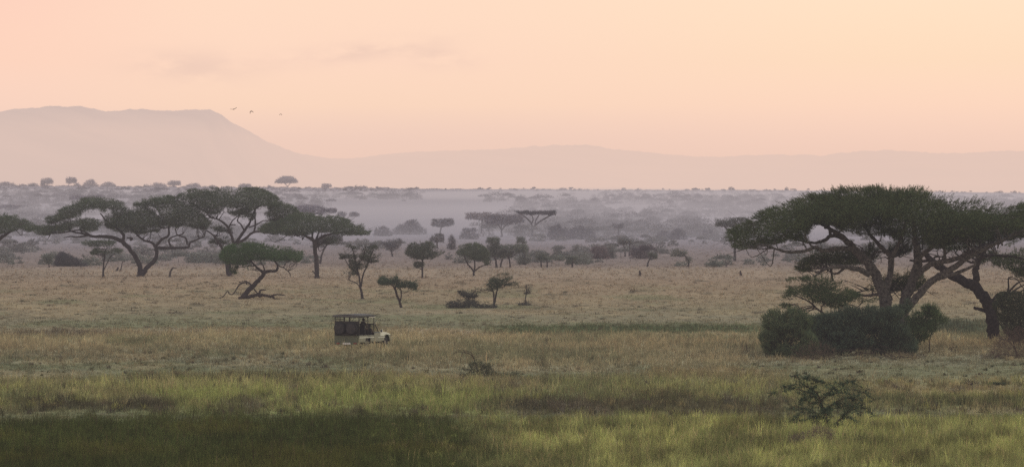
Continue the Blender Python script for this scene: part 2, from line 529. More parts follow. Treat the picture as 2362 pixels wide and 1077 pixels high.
def tree(name, label, cat, base, limbs, pads, d=None, cover=3.6, holes=.30, twigs=1.0, leaf=None, bark=None, depth=1.0,
         group=None, sides=8, dens=1.2, Lmul=1.0, clump=1.4, woodname='trunk', crownname='crown', wid=.19, along=None, upturn=.25, fringe=1.0):
    """limbs: lists of (px, py, radius_px[, depth offset m]); pads: outlines in photo pixels (or (outline, depth offset m, cover multiplier))"""
    d = d or dist_of(base[1])
    k = d / F                                         # metres per photo pixel
    b = P(base[0], base[1], d)
    b[2] = gz(b[0], b[1])[0]
    root = empty(name, b)
    tag(root, label, cat, group)
    lc = hazed_leafcol(d) if leaf is None else np.array(leaf)
    bc = hazed_barkcol(d) if bark is None else np.array(bark)
    L0 = max(.19, 1.55 * d / (F * .4335)) * Lmul
    wood = Wood()
    nodes = []
    for li, lm in enumerate(limbs):
        n = len(lm)
        wd = RNG.normal(0, 1.0) * depth if li else 0.0
        pts, rr = [], []
        for i, q in enumerate(lm):
            w = q[3] if len(q) > 3 else wd * (i / max(1, n - 1)) ** 1.3
            pts.append(P(q[0], q[1], d, w)); rr.append(q[2] * k)
        if li and nodes:                               # start where it leaves an earlier limb
            N = np.array([nd[0] for nd in nodes])
            s0 = pts[0].copy(); dd = ((N - s0) * [1, .15, 1]) ** 2
            j = dd.sum(1).argmin()
            if dd[j].sum() < (1.2 + 6 * k) ** 2:
                sh = N[j][1] - s0[1]
                pts = [pp + np.array([0, sh, 0]) for pp in pts]
        sub = 5 if d < 700 else 3
        path = catmull(pts, sub)
        rad = np.interp(np.linspace(0, 1, len(path)), np.linspace(0, 1, n), rr)
        kn = RNG.normal(0, 1, path.shape) * (rad * .11)[:, None]
        path[1:] += kn[1:]
        rad = rad * RNG.normal(1, .045, len(rad)).clip(.85, 1.15)
        if li == 0:
            path[0][2] = min(path[0][2], b[2] - .1)
            rad[0] *= 1.35
        sd = sides if rad.max() / k > 3 else max(4, sides - 3)
        wood.add(path, rad, sd, bc * RNG.normal(1, .08))
        for q_, r_ in zip(path, rad): nodes.append((q_, r_))
    VV, FF, CC = [], [], []
    nv = 0
    for pad in pads:
        if isinstance(pad, tuple) and isinstance(pad[0], list):
            poly, woff, cm = pad
        else:
            poly, woff, cm = pad, 0.0, 1.0
        poly = [tuple(q[:2]) for q in poly]
        A = area(poly) * k * k
        nsp = int(min(60000, max(14, cm * cover * dens * A / (L0 * L0 * .20))))
        pp = np.array(poly)
        lo, hi = pp.min(0), pp.max(0)
        cand = RNG.uniform(lo, hi, (nsp * 5, 2))
        wr = np.stack([noise2(cand[:, 0], cand[:, 1], 1.3 / k, 1.0 / k, 5, 2) - .5, noise2(cand[:, 0], cand[:, 1], 1.3 / k, 1.0 / k, 9, 2) - .5], 1) * (.9 / k)
        cj = cand + wr + RNG.normal(0, .55 * L0 / k, cand.shape)
        ok = inside(poly, cj)
        cand, cj = cand[ok], cj[ok]
        if not len(cand): continue
        e = edge_dist(poly, cj) * k
        halfw = (hi[0] - lo[0]) * k * .42 * depth
        emax = max(.3, e.max())
        W = halfw * np.sqrt(1 - (1 - np.clip(e / emax, 0, 1)) ** 2)
        w = RNG.uniform(-1, 1, len(cand)) * W
        n3 = vnoise(np.stack([cand[:, 0] * k / (clump * 1.5), (w + woff) / (clump * 1.5), cand[:, 1] * k / (clump * .55)], 1), 3)
        n3b = vnoise(np.stack([cand[:, 0] * k / (clump * .5), (w + woff) / (clump * .5), cand[:, 1] * k / (clump * .25)], 1), 4)
        den = .65 * n3 + .35 * n3b
        rim = 1 - smooth(0, 3.5 * L0, e)
        keep = den > holes + .06 * RNG.normal(0, 1, len(cand)) + rim * RNG.uniform(0, .40, len(cand))
        cand, w, den = cand[keep][:nsp], w[keep][:nsp], den[keep][:nsp]
        if not len(cand): continue
        x, yv, z = ray(cand[:, 0], cand[:, 1])
        kk = d / yv
        pts = np.stack([x * kk, d + w + woff, CAMH + z * kk], 1)
        cen = np.array([pts[:, 0].mean(), d + woff, pts[:, 2].min() - .25 * (pts[:, 2].max() - pts[:, 2].min())])
        out = (pts - cen); out /= np.linalg.norm(out, axis=1, keepdims=True) + 1e-9
        dirs = out * [1, 1, .5] + np.array([0, 0, upturn]) + RNG.normal(0, .75, out.shape) * [1, 1, .7]
        tone = (.72 + .56 * n3[keep][:nsp])[:, None] * RNG.normal(1, .10, (len(pts), 1)).clip(.6, 1.5)
        warm = RNG.normal(0, .06, (len(pts), 1))
        col = lc[None] * tone * np.concatenate([1 + warm, np.ones_like(warm), 1 - warm], 1)
        V, Fc, C = spray_arrays(pts, dirs, L0 * RNG.uniform(.7, 1.35, len(pts)), col, 6, wid)
        VV.append(V); FF.append(Fc + nv); CC.append(C); nv += len(V)
        # long twigs poking out of the outline
        if fringe > 0 and d < 900:
            et = np.argsort(edge_dist(poly, cand))[:int(len(cand) * .06 * fringe)]
            dd = out[et] + np.array([0, 0, .15]) + RNG.normal(0, .25, (len(et), 3))
            V, Fc, C = spray_arrays(pts[et] + dd * L0 * .5, dd, L0 * RNG.uniform(1.0, 1.9, len(et)), col[et], 7, wid * .6, .45)
            VV.append(V); FF.append(Fc + nv); CC.append(C); nv += len(V)
        # branches reaching from the limbs into this part of the crown
        if nodes and twigs > 0:
            K = int(np.clip(twigs * (6 + A * .9), 3, 90))
            if d > 1200: K = min(K, 6)
            N = np.array([nd[0] for nd in nodes]); R = np.array([nd[1] for nd in nodes])
            low = np.argsort(-cand[:, 1] + RNG.normal(0, .35 * (hi[1] - lo[1]), len(cand)))[:K]
            for j in low:
                tpt = pts[j]
                dv = N - tpt
                cost = np.sqrt(((dv * [1, .6, 1]) ** 2).sum(1)) + np.maximum(0, dv[:, 2]) * 1.6
                i = cost.argmin()
                a = N[i]
                ln = np.linalg.norm(tpt - a)
                if ln < .25 or ln > 9: continue
                m1 = a * .62 + tpt * .38 + RNG.normal(0, .10, 3) * ln + np.array([0, 0, -.05 * ln])
                m2 = a * .25 + tpt * .75 + RNG.normal(0, .09, 3) * ln + np.array([0, 0, .02 * ln])
                path = catmull([a, m1, m2, tpt], 3)
                r0 = min(R[i] * .6, .022 * ln + .03)
                r0 = max(r0, .16 * k)
                wood.add(path, np.linspace(r0, max(.010, r0 * .2), len(path)), 4, bc)
                if ln > 1.2 and d < 900:
                    for _ in range(2):
                        t = RNG.integers(len(path) // 2, len(path))
                        s = path[t]; e2 = s + RNG.normal(0, .45, 3) * min(ln, 3) * [1, 1, .5] + np.array([0, 0, .25])
                        pth = catmull([s, (s + e2) / 2 + RNG.normal(0, .08, 3), e2], 3)
                        wood.add(pth, np.linspace(r0 * .4, .008, len(pth)), 3, bc)
    if along:
        # leaf clusters set closely along the branches themselves
        N = np.array([nd[0] for nd in nodes]); R = np.array([nd[1] for nd in nodes])
        thin = N[R < along[0]]
        extra = []
        for j in RNG.integers(0, len(thin), int(along[4])):
            s0 = thin[j]; dr = RNG.normal(0, 1, 3) * [1, 1, .55]; dr /= np.linalg.norm(dr)
            ln = RNG.uniform(.15, .42)
            q = np.array([s0, s0 + dr * ln * .5 + RNG.normal(0, .02, 3), s0 + dr * ln + [0, 0, .03]])
            wood.add(q, [.009, .007, .004], 3, bc)
            extra += [s0 + dr * ln * t for t in np.linspace(.15, 1.05, 7)]
        thin = np.vstack([thin, np.array(extra)])
        n = int(along[1])
        j = RNG.integers(0, len(thin), n)
        pts = thin[j] + RNG.normal(0, along[2], (n, 3))
        dirs = RNG.normal(0, 1, (n, 3)) + [0, 0, .3]
        col = lc[None] * RNG.normal(1, .2, (n, 1)).clip(.5, 1.7)
        V, Fc, C = spray_arrays(pts, dirs, along[3] * RNG.uniform(.6, 1.4, n), col, 6, .3)
        VV.append(V); FF.append(Fc + nv); CC.append(C); nv += len(V)
    mw = Matrix.Translation(Vector(b)).inverted()
    off = np.array(b)
    if wood.V:
        o = link(woodname, wood.mesh(woodname), M_BARK, root, True)
        o.matrix_parent_inverse = mw
    if VV:
        o = link(crownname, raw_mesh(crownname, np.vstack(VV), np.vstack(FF), np.clip(np.vstack(CC), .005, .6)), M_LEAF if d < 1200 else M_FAR, root)
        o.matrix_parent_inverse = mw
    return root

exec_trees = True
# ---- the big acacia on the right, two stems groups, and the dark leaning one behind it
A = lambda pts: Z(1640, 400, 2.2438, pts)
tree('acacia_tree', 'big wide umbrella acacia with several slanting trunks rising from the dense thicket', 'tree', (2046, 806),
     [A([(915, 900, 36), (912, 780, 34), (905, 700, 32), (890, 620, 30), (850, 520, 26), (800, 450, 23), (740, 390, 20), (700, 345, 15), (640, 300, 11), (560, 255, 7)]),
      A([(745, 395, 14, -1), (660, 388, 12, -2), (580, 400, 11, -2.5), (530, 382, 10, -3), (480, 400, 9, -3), (400, 405, 8, -3.4), (330, 390, 6, -3.6), (285, 368, 4, -4)]),
      A([(735, 385, 13, 1), (690, 340, 12, 1.4), (630, 322, 11, 2), (590, 348, 9, 2), (540, 360, 7, 2.4), (470, 350, 5, 3), (380, 320, 4, 3)]),
      A([(622, 325, 8, 2), (618, 290, 8, 2), (600, 250, 6, 2)]),
      A([(818, 520, 17, -.5), (745, 492, 14, -1.2), (660, 480, 11, -1.8), (590, 492, 8, -2), (525, 532, 4, -2.4)]),
      A([(903, 610, 19, .4), (930, 520, 17, .8), (932, 430, 15, 1), (900, 395, 12, 1.5), (850, 340, 9, 2), (800, 270, 6, 3)]),
      A([(932, 440, 11, 1), (965, 385, 10, .5), (985, 330, 9, 0), (1000, 250, 6, -1)]),
      A([(985, 900, 32, 1), (990, 760, 30, 1), (1000, 680, 28, 1), (1015, 620, 26, 1), (1050, 540, 24, 1), (1068, 470, 22, .8), (1062, 400, 20, .4), (1050, 330, 15, 0), (1040, 230, 9, -1)]),
      A([(1065, 440, 14, .6), (1110, 400, 13, 0), (1170, 350, 11, -1), (1230, 260, 7, -2)]),
      A([(1072, 525, 16, .6), (1130, 472, 15, 0), (1200, 456, 14, -.6), (1280, 432, 12, -1), (1350, 398, 10, -1.5), (1450, 366, 8, -2), (1560, 300, 5, -3)]),
      A([(995, 780, 22, -.6), (1010, 700, 21, -1), (1060, 640, 20, -1.2), (1130, 562, 18, -1.6), (1200, 512, 16, -2), (1270, 470, 15, -2.4), (1330, 425, 13, -3), (1400, 388, 11, -3.4), (1500, 340, 8, -4), (1600, 290, 5, -4)]),
      A([(1170, 545, 11, -1.8), (1240, 520, 10, -2.4), (1310, 492, 8, -3), (1352, 470, 6, -3.4), (1338, 448, 4, -3.4)]),
      A([(1205, 455, 8, -.6), (1200, 400, 7, -.8), (1190, 350, 6, -1)])],
     [A([(75, 315), (130, 275), (200, 240), (260, 195), (340, 165), (440, 130), (520, 115), (600, 112), (680, 88), (760, 76), (850, 74), (920, 96), (1040, 84), (1150, 96), (1250, 112), (1340, 128), (1420, 152),
         (1520, 165), (1640, 165), (1720, 200), (1760, 250), (1740, 310), (1640, 340), (1540, 345), (1450, 350), (1380, 366), (1300, 366), (1200, 376), (1120, 392), (1060, 385), (1000, 338), (930, 322), (860, 335),
         (790, 345), (720, 325), (660, 300), (600, 278), (545, 272), (525, 300), (500, 340), (420, 360), (330, 368), (250, 372), (180, 390), (110, 392), (95, 350)]),
      (A([(300, 300), (420, 200), (650, 130), (850, 110), (1100, 110), (1300, 150), (1500, 190), (1650, 220), (1600, 300), (1300, 330), (1000, 310), (700, 290), (550, 260), (430, 320)]), -1.5, .8),
      (A([(445, 462), (480, 432), (560, 406), (660, 398), (740, 415), (795, 455), (800, 488), (740, 500), (660, 486), (570, 500), (490, 512), (458, 488)]), 2.5, 1.0),
      (A([(780, 585), (830, 540), (920, 500), (1000, 480), (1060, 500), (1140, 530), (1150, 560), (1060, 600), (960, 612), (880, 614), (800, 605)]), 4.0, 1.0),
      (A([(800, 400), (850, 370), (900, 400), (890, 430), (840, 450), (800, 430)]), 3.0, .8),
      (A([(930, 400), (960, 355), (1030, 345), (1050, 385), (1030, 420), (970, 430)]), 3.0, .9),
      (A([(1140, 446), (1230, 398), (1330, 380), (1330, 410), (1240, 440), (1180, 455)]), -1.0, .8)],
     d=412, cover=3.5, holes=.40, twigs=1.0, depth=.7, leaf=(.096, .124, .062), bark=(.105, .100, .095), sides=12, clump=2.1, fringe=2.0, dens=1.35)

tree('leaning_acacia', 'dark thick leaning tree with a broken side stub, right of the big acacia', 'tree', (2293, 788),
     [A([(1465, 885, 40), (1465, 820, 36), (1452, 720, 33), (1415, 650, 29), (1370, 590, 28), (1310, 562, 25), (1240, 522, 22), (1190, 490, 20), (1140, 450, 16), (1100, 400, 12)]),
      A([(1372, 575, 20), (1370, 500, 18), (1382, 450, 17), (1405, 400, 14), (1450, 350, 10), (1500, 310, 7)]),
      A([(1425, 712, 11), (1390, 702, 9), (1362, 696, 7)]),
      A([(1395, 430, 10, 1), (1460, 425, 8, 2), (1560, 430, 6, 2), (1640, 450, 4, 2)]),
      A([(1140, 450, 9, .5), (1090, 455, 7, 1), (1030, 450, 5, 1)])],
     [(A([(1385, 440), (1450, 415), (1560, 402), (1700, 400), (1740, 470), (1700, 530), (1640, 540), (1570, 505), (1480, 484), (1400, 465)]), 1.5, .9),
      (A([(1060, 360), (1200, 320), (1400, 300), (1560, 310), (1600, 350), (1450, 390), (1300, 390), (1150, 400)]), 2.5, .9),
      (A([(1580, 510), (1640, 500), (1720, 520), (1700, 590), (1640, 570), (1600, 550)]), 1.5, .35)],
     d=433, cover=3.2, holes=.40, twigs=1.0, depth=.7, clump=1.8, fringe=2, leaf=(0.084, 0.111, 0.054), bark=(.042, .036, .034), sides=10)

Bq = lambda pts: Z(1740, 620, 4.683, pts)
BUSH = 'bushes crowding round the foot of the big acacia'
tree('bush_tree', 'small tree with layered crown growing out of the thicket left of the pale trunks', 'tree', (1905, 800),
     [Bq([(770, 800, 14), (765, 600, 12), (760, 500, 11), (700, 450, 10), (600, 360, 9), (520, 320, 7), (450, 290, 5), (370, 240, 4)]),
      Bq([(755, 500, 9), (722, 430, 8), (760, 350, 6), (780, 250, 4)]),
      Bq([(765, 600, 8), (850, 500, 7), (960, 430, 6), (1050, 390, 5), (1120, 410, 4), (1200, 350, 4), (1330, 310, 3)]),
      Bq([(640, 400, 6), (620, 300, 5), (600, 200, 4)])],
     [Bq([(240, 270), (320, 210), (350, 140), (420, 130), (470, 170), (550, 110), (700, 90), (850, 90), (920, 140), (950, 210), (1010, 250), (1130, 300), (1150, 340), (1050, 380), (960, 410), (880, 430),
          (760, 400), (700, 380), (620, 345), (540, 315), (450, 290), (380, 320), (290, 320)]),
      Bq([(225, 410), (280, 380), (350, 400), (390, 445), (300, 435)]), (Bq([(1100, 400), (1180, 330), (1330, 300), (1340, 330), (1220, 380)]), 0, .35)],
     d=408, cover=3.6, holes=.33, twigs=1.2, leaf=(0.090, 0.126, 0.063), clump=1.0)
tree('round_bush', 'leafy green bush at the left end of the thicket under the big acacia', 'bush', (1805, 826),
     [Bq([(330, 1000, 9), (340, 850, 8), (300, 700, 6), (220, 600, 4)]), Bq([(360, 980, 9), (400, 800, 7), (450, 650, 5)])],
     [Bq([(80, 525), (150, 480), (250, 470), (330, 500), (420, 445), (500, 450), (560, 520), (600, 600), (580, 720), (480, 760), (330, 740), (200, 700), (120, 620)]),
      (Bq([(60, 750), (140, 700), (250, 740), (330, 800), (300, 900), (200, 930), (130, 860), (70, 810)]), -.8, 1.0),
      (Bq([(300, 760), (420, 700), (560, 690), (640, 760), (660, 880), (600, 960), (420, 985), (300, 940)]), -1.2, 1.0),
      (Bq([(150, 860), (300, 840), (450, 900), (420, 985), (200, 975), (140, 930)]), -.5, 1.1),
      (Bq([(140, 600), (300, 540), (500, 520), (640, 600), (680, 760), (660, 940), (400, 980), (170, 960), (120, 800)]), 1.5, .9)],
     d=392, cover=3.5, holes=.33, twigs=.7, leaf=(.125, .165, .092), group=BUSH, woodname='stem', crownname='foliage', clump=1.1, fringe=7)
tree('broad_bush', 'darkest broadest bush of the thicket, in front of the pale trunks, low gap beneath', 'bush', (2000, 822),
     [Bq([(1000, 960, 12), (1050, 880, 12), (1150, 850, 11), (1280, 870, 10), (1330, 980, 9)]), Bq([(880, 930, 9), (960, 880, 9), (1100, 780, 8), (1150, 600, 5)]), Bq([(1330, 960, 9), (1400, 800, 8), (1450, 600, 5)])],
     [Bq([(600, 560), (690, 505), (780, 530), (860, 500), (940, 560), (960, 680), (900, 780), (760, 800), (640, 740), (600, 650)]),
      (Bq([(880, 520), (960, 455), (1060, 430), (1160, 440), (1260, 420), (1340, 470), (1360, 600), (1280, 700), (1100, 720), (940, 680)]), .5, 1.0),
      (Bq([(1250, 500), (1350, 440), (1440, 470), (1500, 440), (1580, 490), (1640, 600), (1640, 740), (1500, 800), (1340, 740), (1260, 640)]), -.8, 1.0),
      (Bq([(680, 760), (850, 700), (1050, 700), (1250, 720), (1290, 860), (1150, 856), (990, 862), (900, 900), (860, 950), (720, 960), (640, 880)]), -.4, 1.0),
      (Bq([(620, 620), (760, 540), (950, 500), (1150, 470), (1350, 480), (1560, 510), (1660, 660), (1700, 860), (1500, 930), (1310, 930), (1280, 870), (1100, 850), (900, 860), (700, 900), (620, 800)]), 1.8, .9),
      (Bq([(1270, 760), (1450, 700), (1640, 700), (1740, 800), (1720, 910), (1520, 950), (1340, 960), (1290, 870)]), 0, 1.0),
      Bq([(1520, 400), (1560, 350), (1640, 340), (1700, 370), (1700, 430), (1640, 500), (1560, 480)])],
     d=396, cover=3.8, holes=.31, twigs=.7, leaf=(.098, .135, .092), group=BUSH, woodname='stem', crownname='foliage', clump=1.1, fringe=6)
tree('loose_bush', 'looser bush with a bright green tuft on top at the right end of the thicket', 'bush', (2143, 808),
     [Bq([(1890, 880, 6), (1895, 780, 5), (1910, 710, 4), (1950, 650, 3)]), Bq([(1750, 900, 7), (1760, 750, 6), (1800, 600, 4), (1890, 470, 3)])],
     [Bq([(1640, 490), (1720, 470), (1800, 490), (1880, 520), (2000, 520), (2080, 545), (2060, 610), (1990, 660), (1900, 700), (1820, 740), (1760, 830), (1690, 850), (1620, 700)]),
      (Bq([(1800, 480), (1830, 425), (1900, 400), (1960, 410), (2000, 500), (1930, 530), (1850, 520)]), -.5, 1.5)],
     d=400, cover=4.2, holes=.28, twigs=.8, leaf=(0.096, 0.138, 0.066), group=BUSH, woodname='stem', crownname='foliage', clump=.8)
tree('dry_brush', 'brown dry brush heaped against the front of the green thicket under the acacia', 'brush', (1880, 834),
     [Bq([(650, 1000, 4), (660, 900, 3), (640, 800, 2)])],
     [(Bq([(430, 830), (600, 770), (750, 790), (850, 850), (870, 930), (800, 990), (600, 1000), (420, 985)]), 0, .55), (Bq([(1250, 930), (1500, 900), (1700, 900), (1850, 930), (1800, 990), (1500, 1000), (1280, 985)]), 0, .35)],
     d=386, cover=3.0, holes=.25, twigs=3, leaf=(0.120, 0.093, 0.075), bark=(.07, .055, .046), wid=.07, woodname='stem', crownname='twig_mass', upturn=1.2)
Rq = lambda pts: Z(2080, 620, 4.486, pts)
tree('edge_bush', 'grey green bush at the right edge beside the dark leaning trunk', 'bush', (2345, 800),
     [Rq([(1200, 900, 9), (1220, 700, 8), (1180, 560, 6), (1080, 540, 4), (1000, 560, 3)]), Rq([(1220, 700, 7), (1300, 550, 6), (1280, 400, 4)])],
     [Rq([(950, 410), (1000, 320), (1000, 270), (1100, 270), (1200, 275), (1300, 255), (1450, 250), (1560, 380), (1560, 600), (1450, 700), (1250, 760), (1120, 700), (1050, 610), (1010, 480)])],
     d=418, cover=4.4, holes=.26, twigs=1.0, leaf=(0.084, 0.102, 0.063), woodname='stem', crownname='foliage', clump=.8)
tree('thorn_pile', 'heap of tangled brown dead thorn branches at the right edge', 'brush', (2330, 834),
     [Rq([(1200, 980, 7), (1180, 850, 6), (1100, 740, 4), (1010, 720, 3)]), Rq([(1250, 980, 6), (1280, 800, 5), (1200, 660, 3)]), Rq([(1180, 900, 5), (1050, 880, 4), (920, 930, 3), (800, 960, 2)]),
      Rq([(1200, 900, 5), (1150, 740, 4), (1180, 690, 3), (1230, 760, 2)])],
     [(Rq([(990, 760), (1020, 680), (1100, 620), (1250, 650), (1450, 670), (1560, 700), (1560, 970), (1250, 975), (1100, 975), (950, 1010), (800, 975), (860, 935), (950, 880), (960, 820)]), 0, .8)],
     d=388, cover=5.0, holes=.14, twigs=2.2, leaf=(0.128, 0.093, 0.078), bark=(.10, .078, .066), wid=.055, woodname='branch', crownname='twig_mass', upturn=.1)

# ---- small dark acacia in the near marsh grass
Fq = lambda pts: Z(1740, 840, 5.984, pts)
tree('acacia_sapling', 'low open acacia bush with dark feathery branches in the yellow green grass, lower right', 'bush', (1909, 994),
     [Fq([(1010, 960, 17), (1000, 830, 15), (990, 740, 13), (960, 640, 11), (920, 520, 9), (880, 420, 8), (780, 340, 7), (650, 260, 5), (600, 185, 4), (500, 160, 2)]),
      Fq([(1020, 925, 13), (1100, 860, 11), (1160, 780, 9), (1230, 710, 7), (1300, 650, 5), (1400, 610, 3)]),
      Fq([(920, 520, 7), (1000, 430, 6), (1080, 340, 5), (1200, 280, 4), (1330, 230, 3), (1490, 210, 2)]),
      Fq([(960, 640, 7), (1060, 560, 6), (1200, 480, 5), (1330, 470, 4), (1500, 510, 2)]),
      Fq([(1230, 710, 6), (1330, 740, 4), (1385, 810, 2)]),
      Fq([(880, 420, 6), (760, 390, 5), (600, 340, 4), (480, 335, 3), (350, 380, 2), (220, 395, 2)]),
      Fq([(700, 300, 4), (560, 280, 3), (420, 300, 2)]),
      Fq([(780, 340, 5), (850, 300, 4), (880, 240, 3), (780, 200, 2), (690, 190, 2)]),
      Fq([(990, 740, 7), (880, 700, 6), (780, 620, 5), (650, 600, 4), (560, 570, 3), (480, 600, 2)]),
      Fq([(880, 700, 5), (840, 760, 4), (880, 840, 3), (940, 890, 2)]),
      Fq([(650, 600, 4), (640, 660, 3), (560, 720, 2), (510, 780, 2)]),
      Fq([(1080, 340, 4), (1200, 350, 4), (1400, 350, 3), (1550, 410, 2), (1690, 505, 2)]),
      Fq([(1330, 470, 4), (1450, 560, 3), (1570, 620, 2), (1665, 725, 2)]),
      Fq([(1330, 230, 3), (1450, 300, 3), (1620, 410, 2)]),
      Fq([(850, 240, 4), (960, 240, 3), (1100, 258, 3), (1260, 262, 2)]),
      Fq([(650, 220, 3), (760, 180, 3), (860, 235, 2)]),
      Fq([(920, 520, 5), (800, 540, 4), (700, 500, 3), (620, 520, 2)]),
      Fq([(990, 600, 5), (1100, 610, 4), (1250, 590, 3), (1400, 640, 2), (1540, 680, 2)]),
      Fq([(1060, 560, 4), (1150, 540, 3), (1300, 560, 2), (1480, 600, 2)]),
      Fq([(1000, 430, 4), (1100, 400, 3), (1300, 400, 3), (1500, 470, 2)]),
      Fq([(900, 460, 4), (800, 450, 3), (680, 440, 2), (600, 400, 2)]),
      Fq([(880, 700, 3), (760, 740, 2), (640, 765, 2), (500, 750, 1.5)]),
      Fq([(1100, 860, 4), (1180, 830, 3), (1300, 850, 2)])],
     [(Fq([(560, 260), (700, 250), (900, 350), (1100, 300), (1350, 240), (1500, 330), (1560, 460), (1500, 600), (1300, 560), (1050, 600), (900, 520), (700, 400)]), 0, .12),
      (Fq([(880, 640), (1000, 600), (1080, 660), (1060, 720), (950, 760), (870, 720)]), 0, .8)],
     cover=2.4, holes=.35, twigs=1.0, depth=.8, leaf=(.090, .142, .092), bark=(.085, .055, .042), Lmul=.6, along=(.06, 10500, .03, .065, 700), woodname='stem', crownname='foliage', clump=.5, fringe=.3)
tree('dead_tangle', 'grey brown tangle of dead twigs at the foot of the low acacia bush', 'brush', (1880, 1030),
     [Fq([(900, 1130, 5), (880, 1000, 4), (810, 880, 3)])],
     [(Fq([(500, 1040), (580, 910), (760, 850), (960, 900), (1080, 1000), (1100, 1120), (900, 1190), (650, 1180)]), 0, .75)],
     d=253, cover=6.0, holes=.12, twigs=2.5, leaf=(.20, .150, .135), bark=(.13, .085, .065), wid=.05, Lmul=.8, woodname='stem', crownname='twig_mass')

# ---- the big flat crowned trees on the left
A1 = lambda pts: Z(0, 400, 3.3667, pts)
A2 = lambda pts: Z(460, 400, 3.3667, pts)
A3 = lambda pts: Z(400, 420, 4.4867, pts)
A4 = lambda pts: Z(860, 420, 3.3667, pts)
A5 = lambda pts: Z(480, 540, 5.983, pts)
A6 = lambda pts: Z(1100, 520, 5.385, pts)
A7 = lambda pts: Z(1260, 420, 3.3667, pts)
tree('acacia_tree', 'dark acacia crown cut off by the left edge, its limb leaning out of frame', 'tree', (-40, 640),
     [A1([(-135, 810, 28), (-125, 700, 24), (-80, 590, 18), (0, 510, 13), (60, 465, 9), (120, 435, 6)]), A1([(-110, 640, 14), (-200, 500, 10), (-260, 440, 6)])],
     [A1([(-420, 400), (-300, 340), (-150, 310), (0, 318), (90, 320), (160, 350), (230, 385), (290, 425), (250, 440), (150, 440), (60, 455), (0, 470), (-100, 450), (-250, 450), (-400, 440)])],
     d=770, cover=4.0, holes=.22)
tree('forked_acacia', 'broad flat acacia with a trunk forked into a wide V, at the left', 'tree', (325, 638),
     [A1([(1090, 805, 26), (1090, 770, 24), (1085, 720, 20), (1050, 640, 19), (1000, 580, 18), (950, 530, 17), (880, 500, 15), (800, 490, 13), (720, 490, 11), (660, 470, 9), (590, 460, 7), (540, 445, 5)]),
      A1([(1100, 785, 20), (1150, 720, 18), (1205, 670, 16), (1218, 610, 15), (1212, 575, 14), (1280, 580, 12), (1360, 578, 11), (1460, 575, 10), (1475, 540, 8), (1530, 515, 6), (1590, 490, 4)]),
      A1([(1205, 570, 12), (1180, 535, 10), (1120, 520, 9), (1070, 485, 7), (1020, 430, 5)]),
      A1([(1210, 560, 11), (1260, 510, 10), (1310, 480, 9), (1310, 420, 7), (1330, 350, 5)]),
      A1([(1330, 575, 8), (1310, 520, 7), (1350, 490, 6), (1420, 470, 5)]),
      A1([(1455, 555, 8), (1440, 500, 7), (1380, 480, 5), (1360, 430, 4)]),
      A1([(950, 540, 14), (960, 480, 12), (900, 420, 9), (830, 370, 7), (780, 310, 5)]),
      A1([(690, 480, 8), (600, 495, 6), (545, 490, 5), (490, 500, 3)]),
      A1([(640, 465, 6), (625, 430, 5), (660, 400, 4)]),
      A1([(1010, 520, 10), (1030, 505, 7), (985, 500, 5)]),
      A1([(700, 480, 7), (620, 440, 6), (500, 460, 5), (400, 465, 4)])],
     [A1([(350, 365), (400, 335), (480, 290), (560, 235), (640, 205), (740, 192), (850, 205), (930, 225), (1000, 262), (960, 285), (880, 280), (820, 300), (730, 290), (640, 320), (560, 340), (470, 365), (390, 390)]),
      A1([(255, 440), (330, 410), (430, 400), (540, 370), (640, 355), (740, 360), (800, 380), (770, 420), (680, 440), (600, 430), (530, 440), (470, 465), (380, 480), (290, 465)]),
      A1([(810, 350), (880, 300), (980, 270), (1080, 262), (1180, 290), (1280, 330), (1280, 400), (1240, 440), (1150, 460), (1050, 470), (960, 460), (880, 440), (820, 400)]),
      A1([(1030, 245), (1100, 215), (1200, 182), (1320, 188), (1420, 210), (1520, 260), (1600, 320), (1650, 390), (1600, 440), (1500, 430), (1440, 410), (1340, 430), (1270, 420), (1260, 350), (1240, 290), (1180, 255), (1110, 255)])],
     cover=3.9, holes=.24, twigs=1.1, depth=.8)
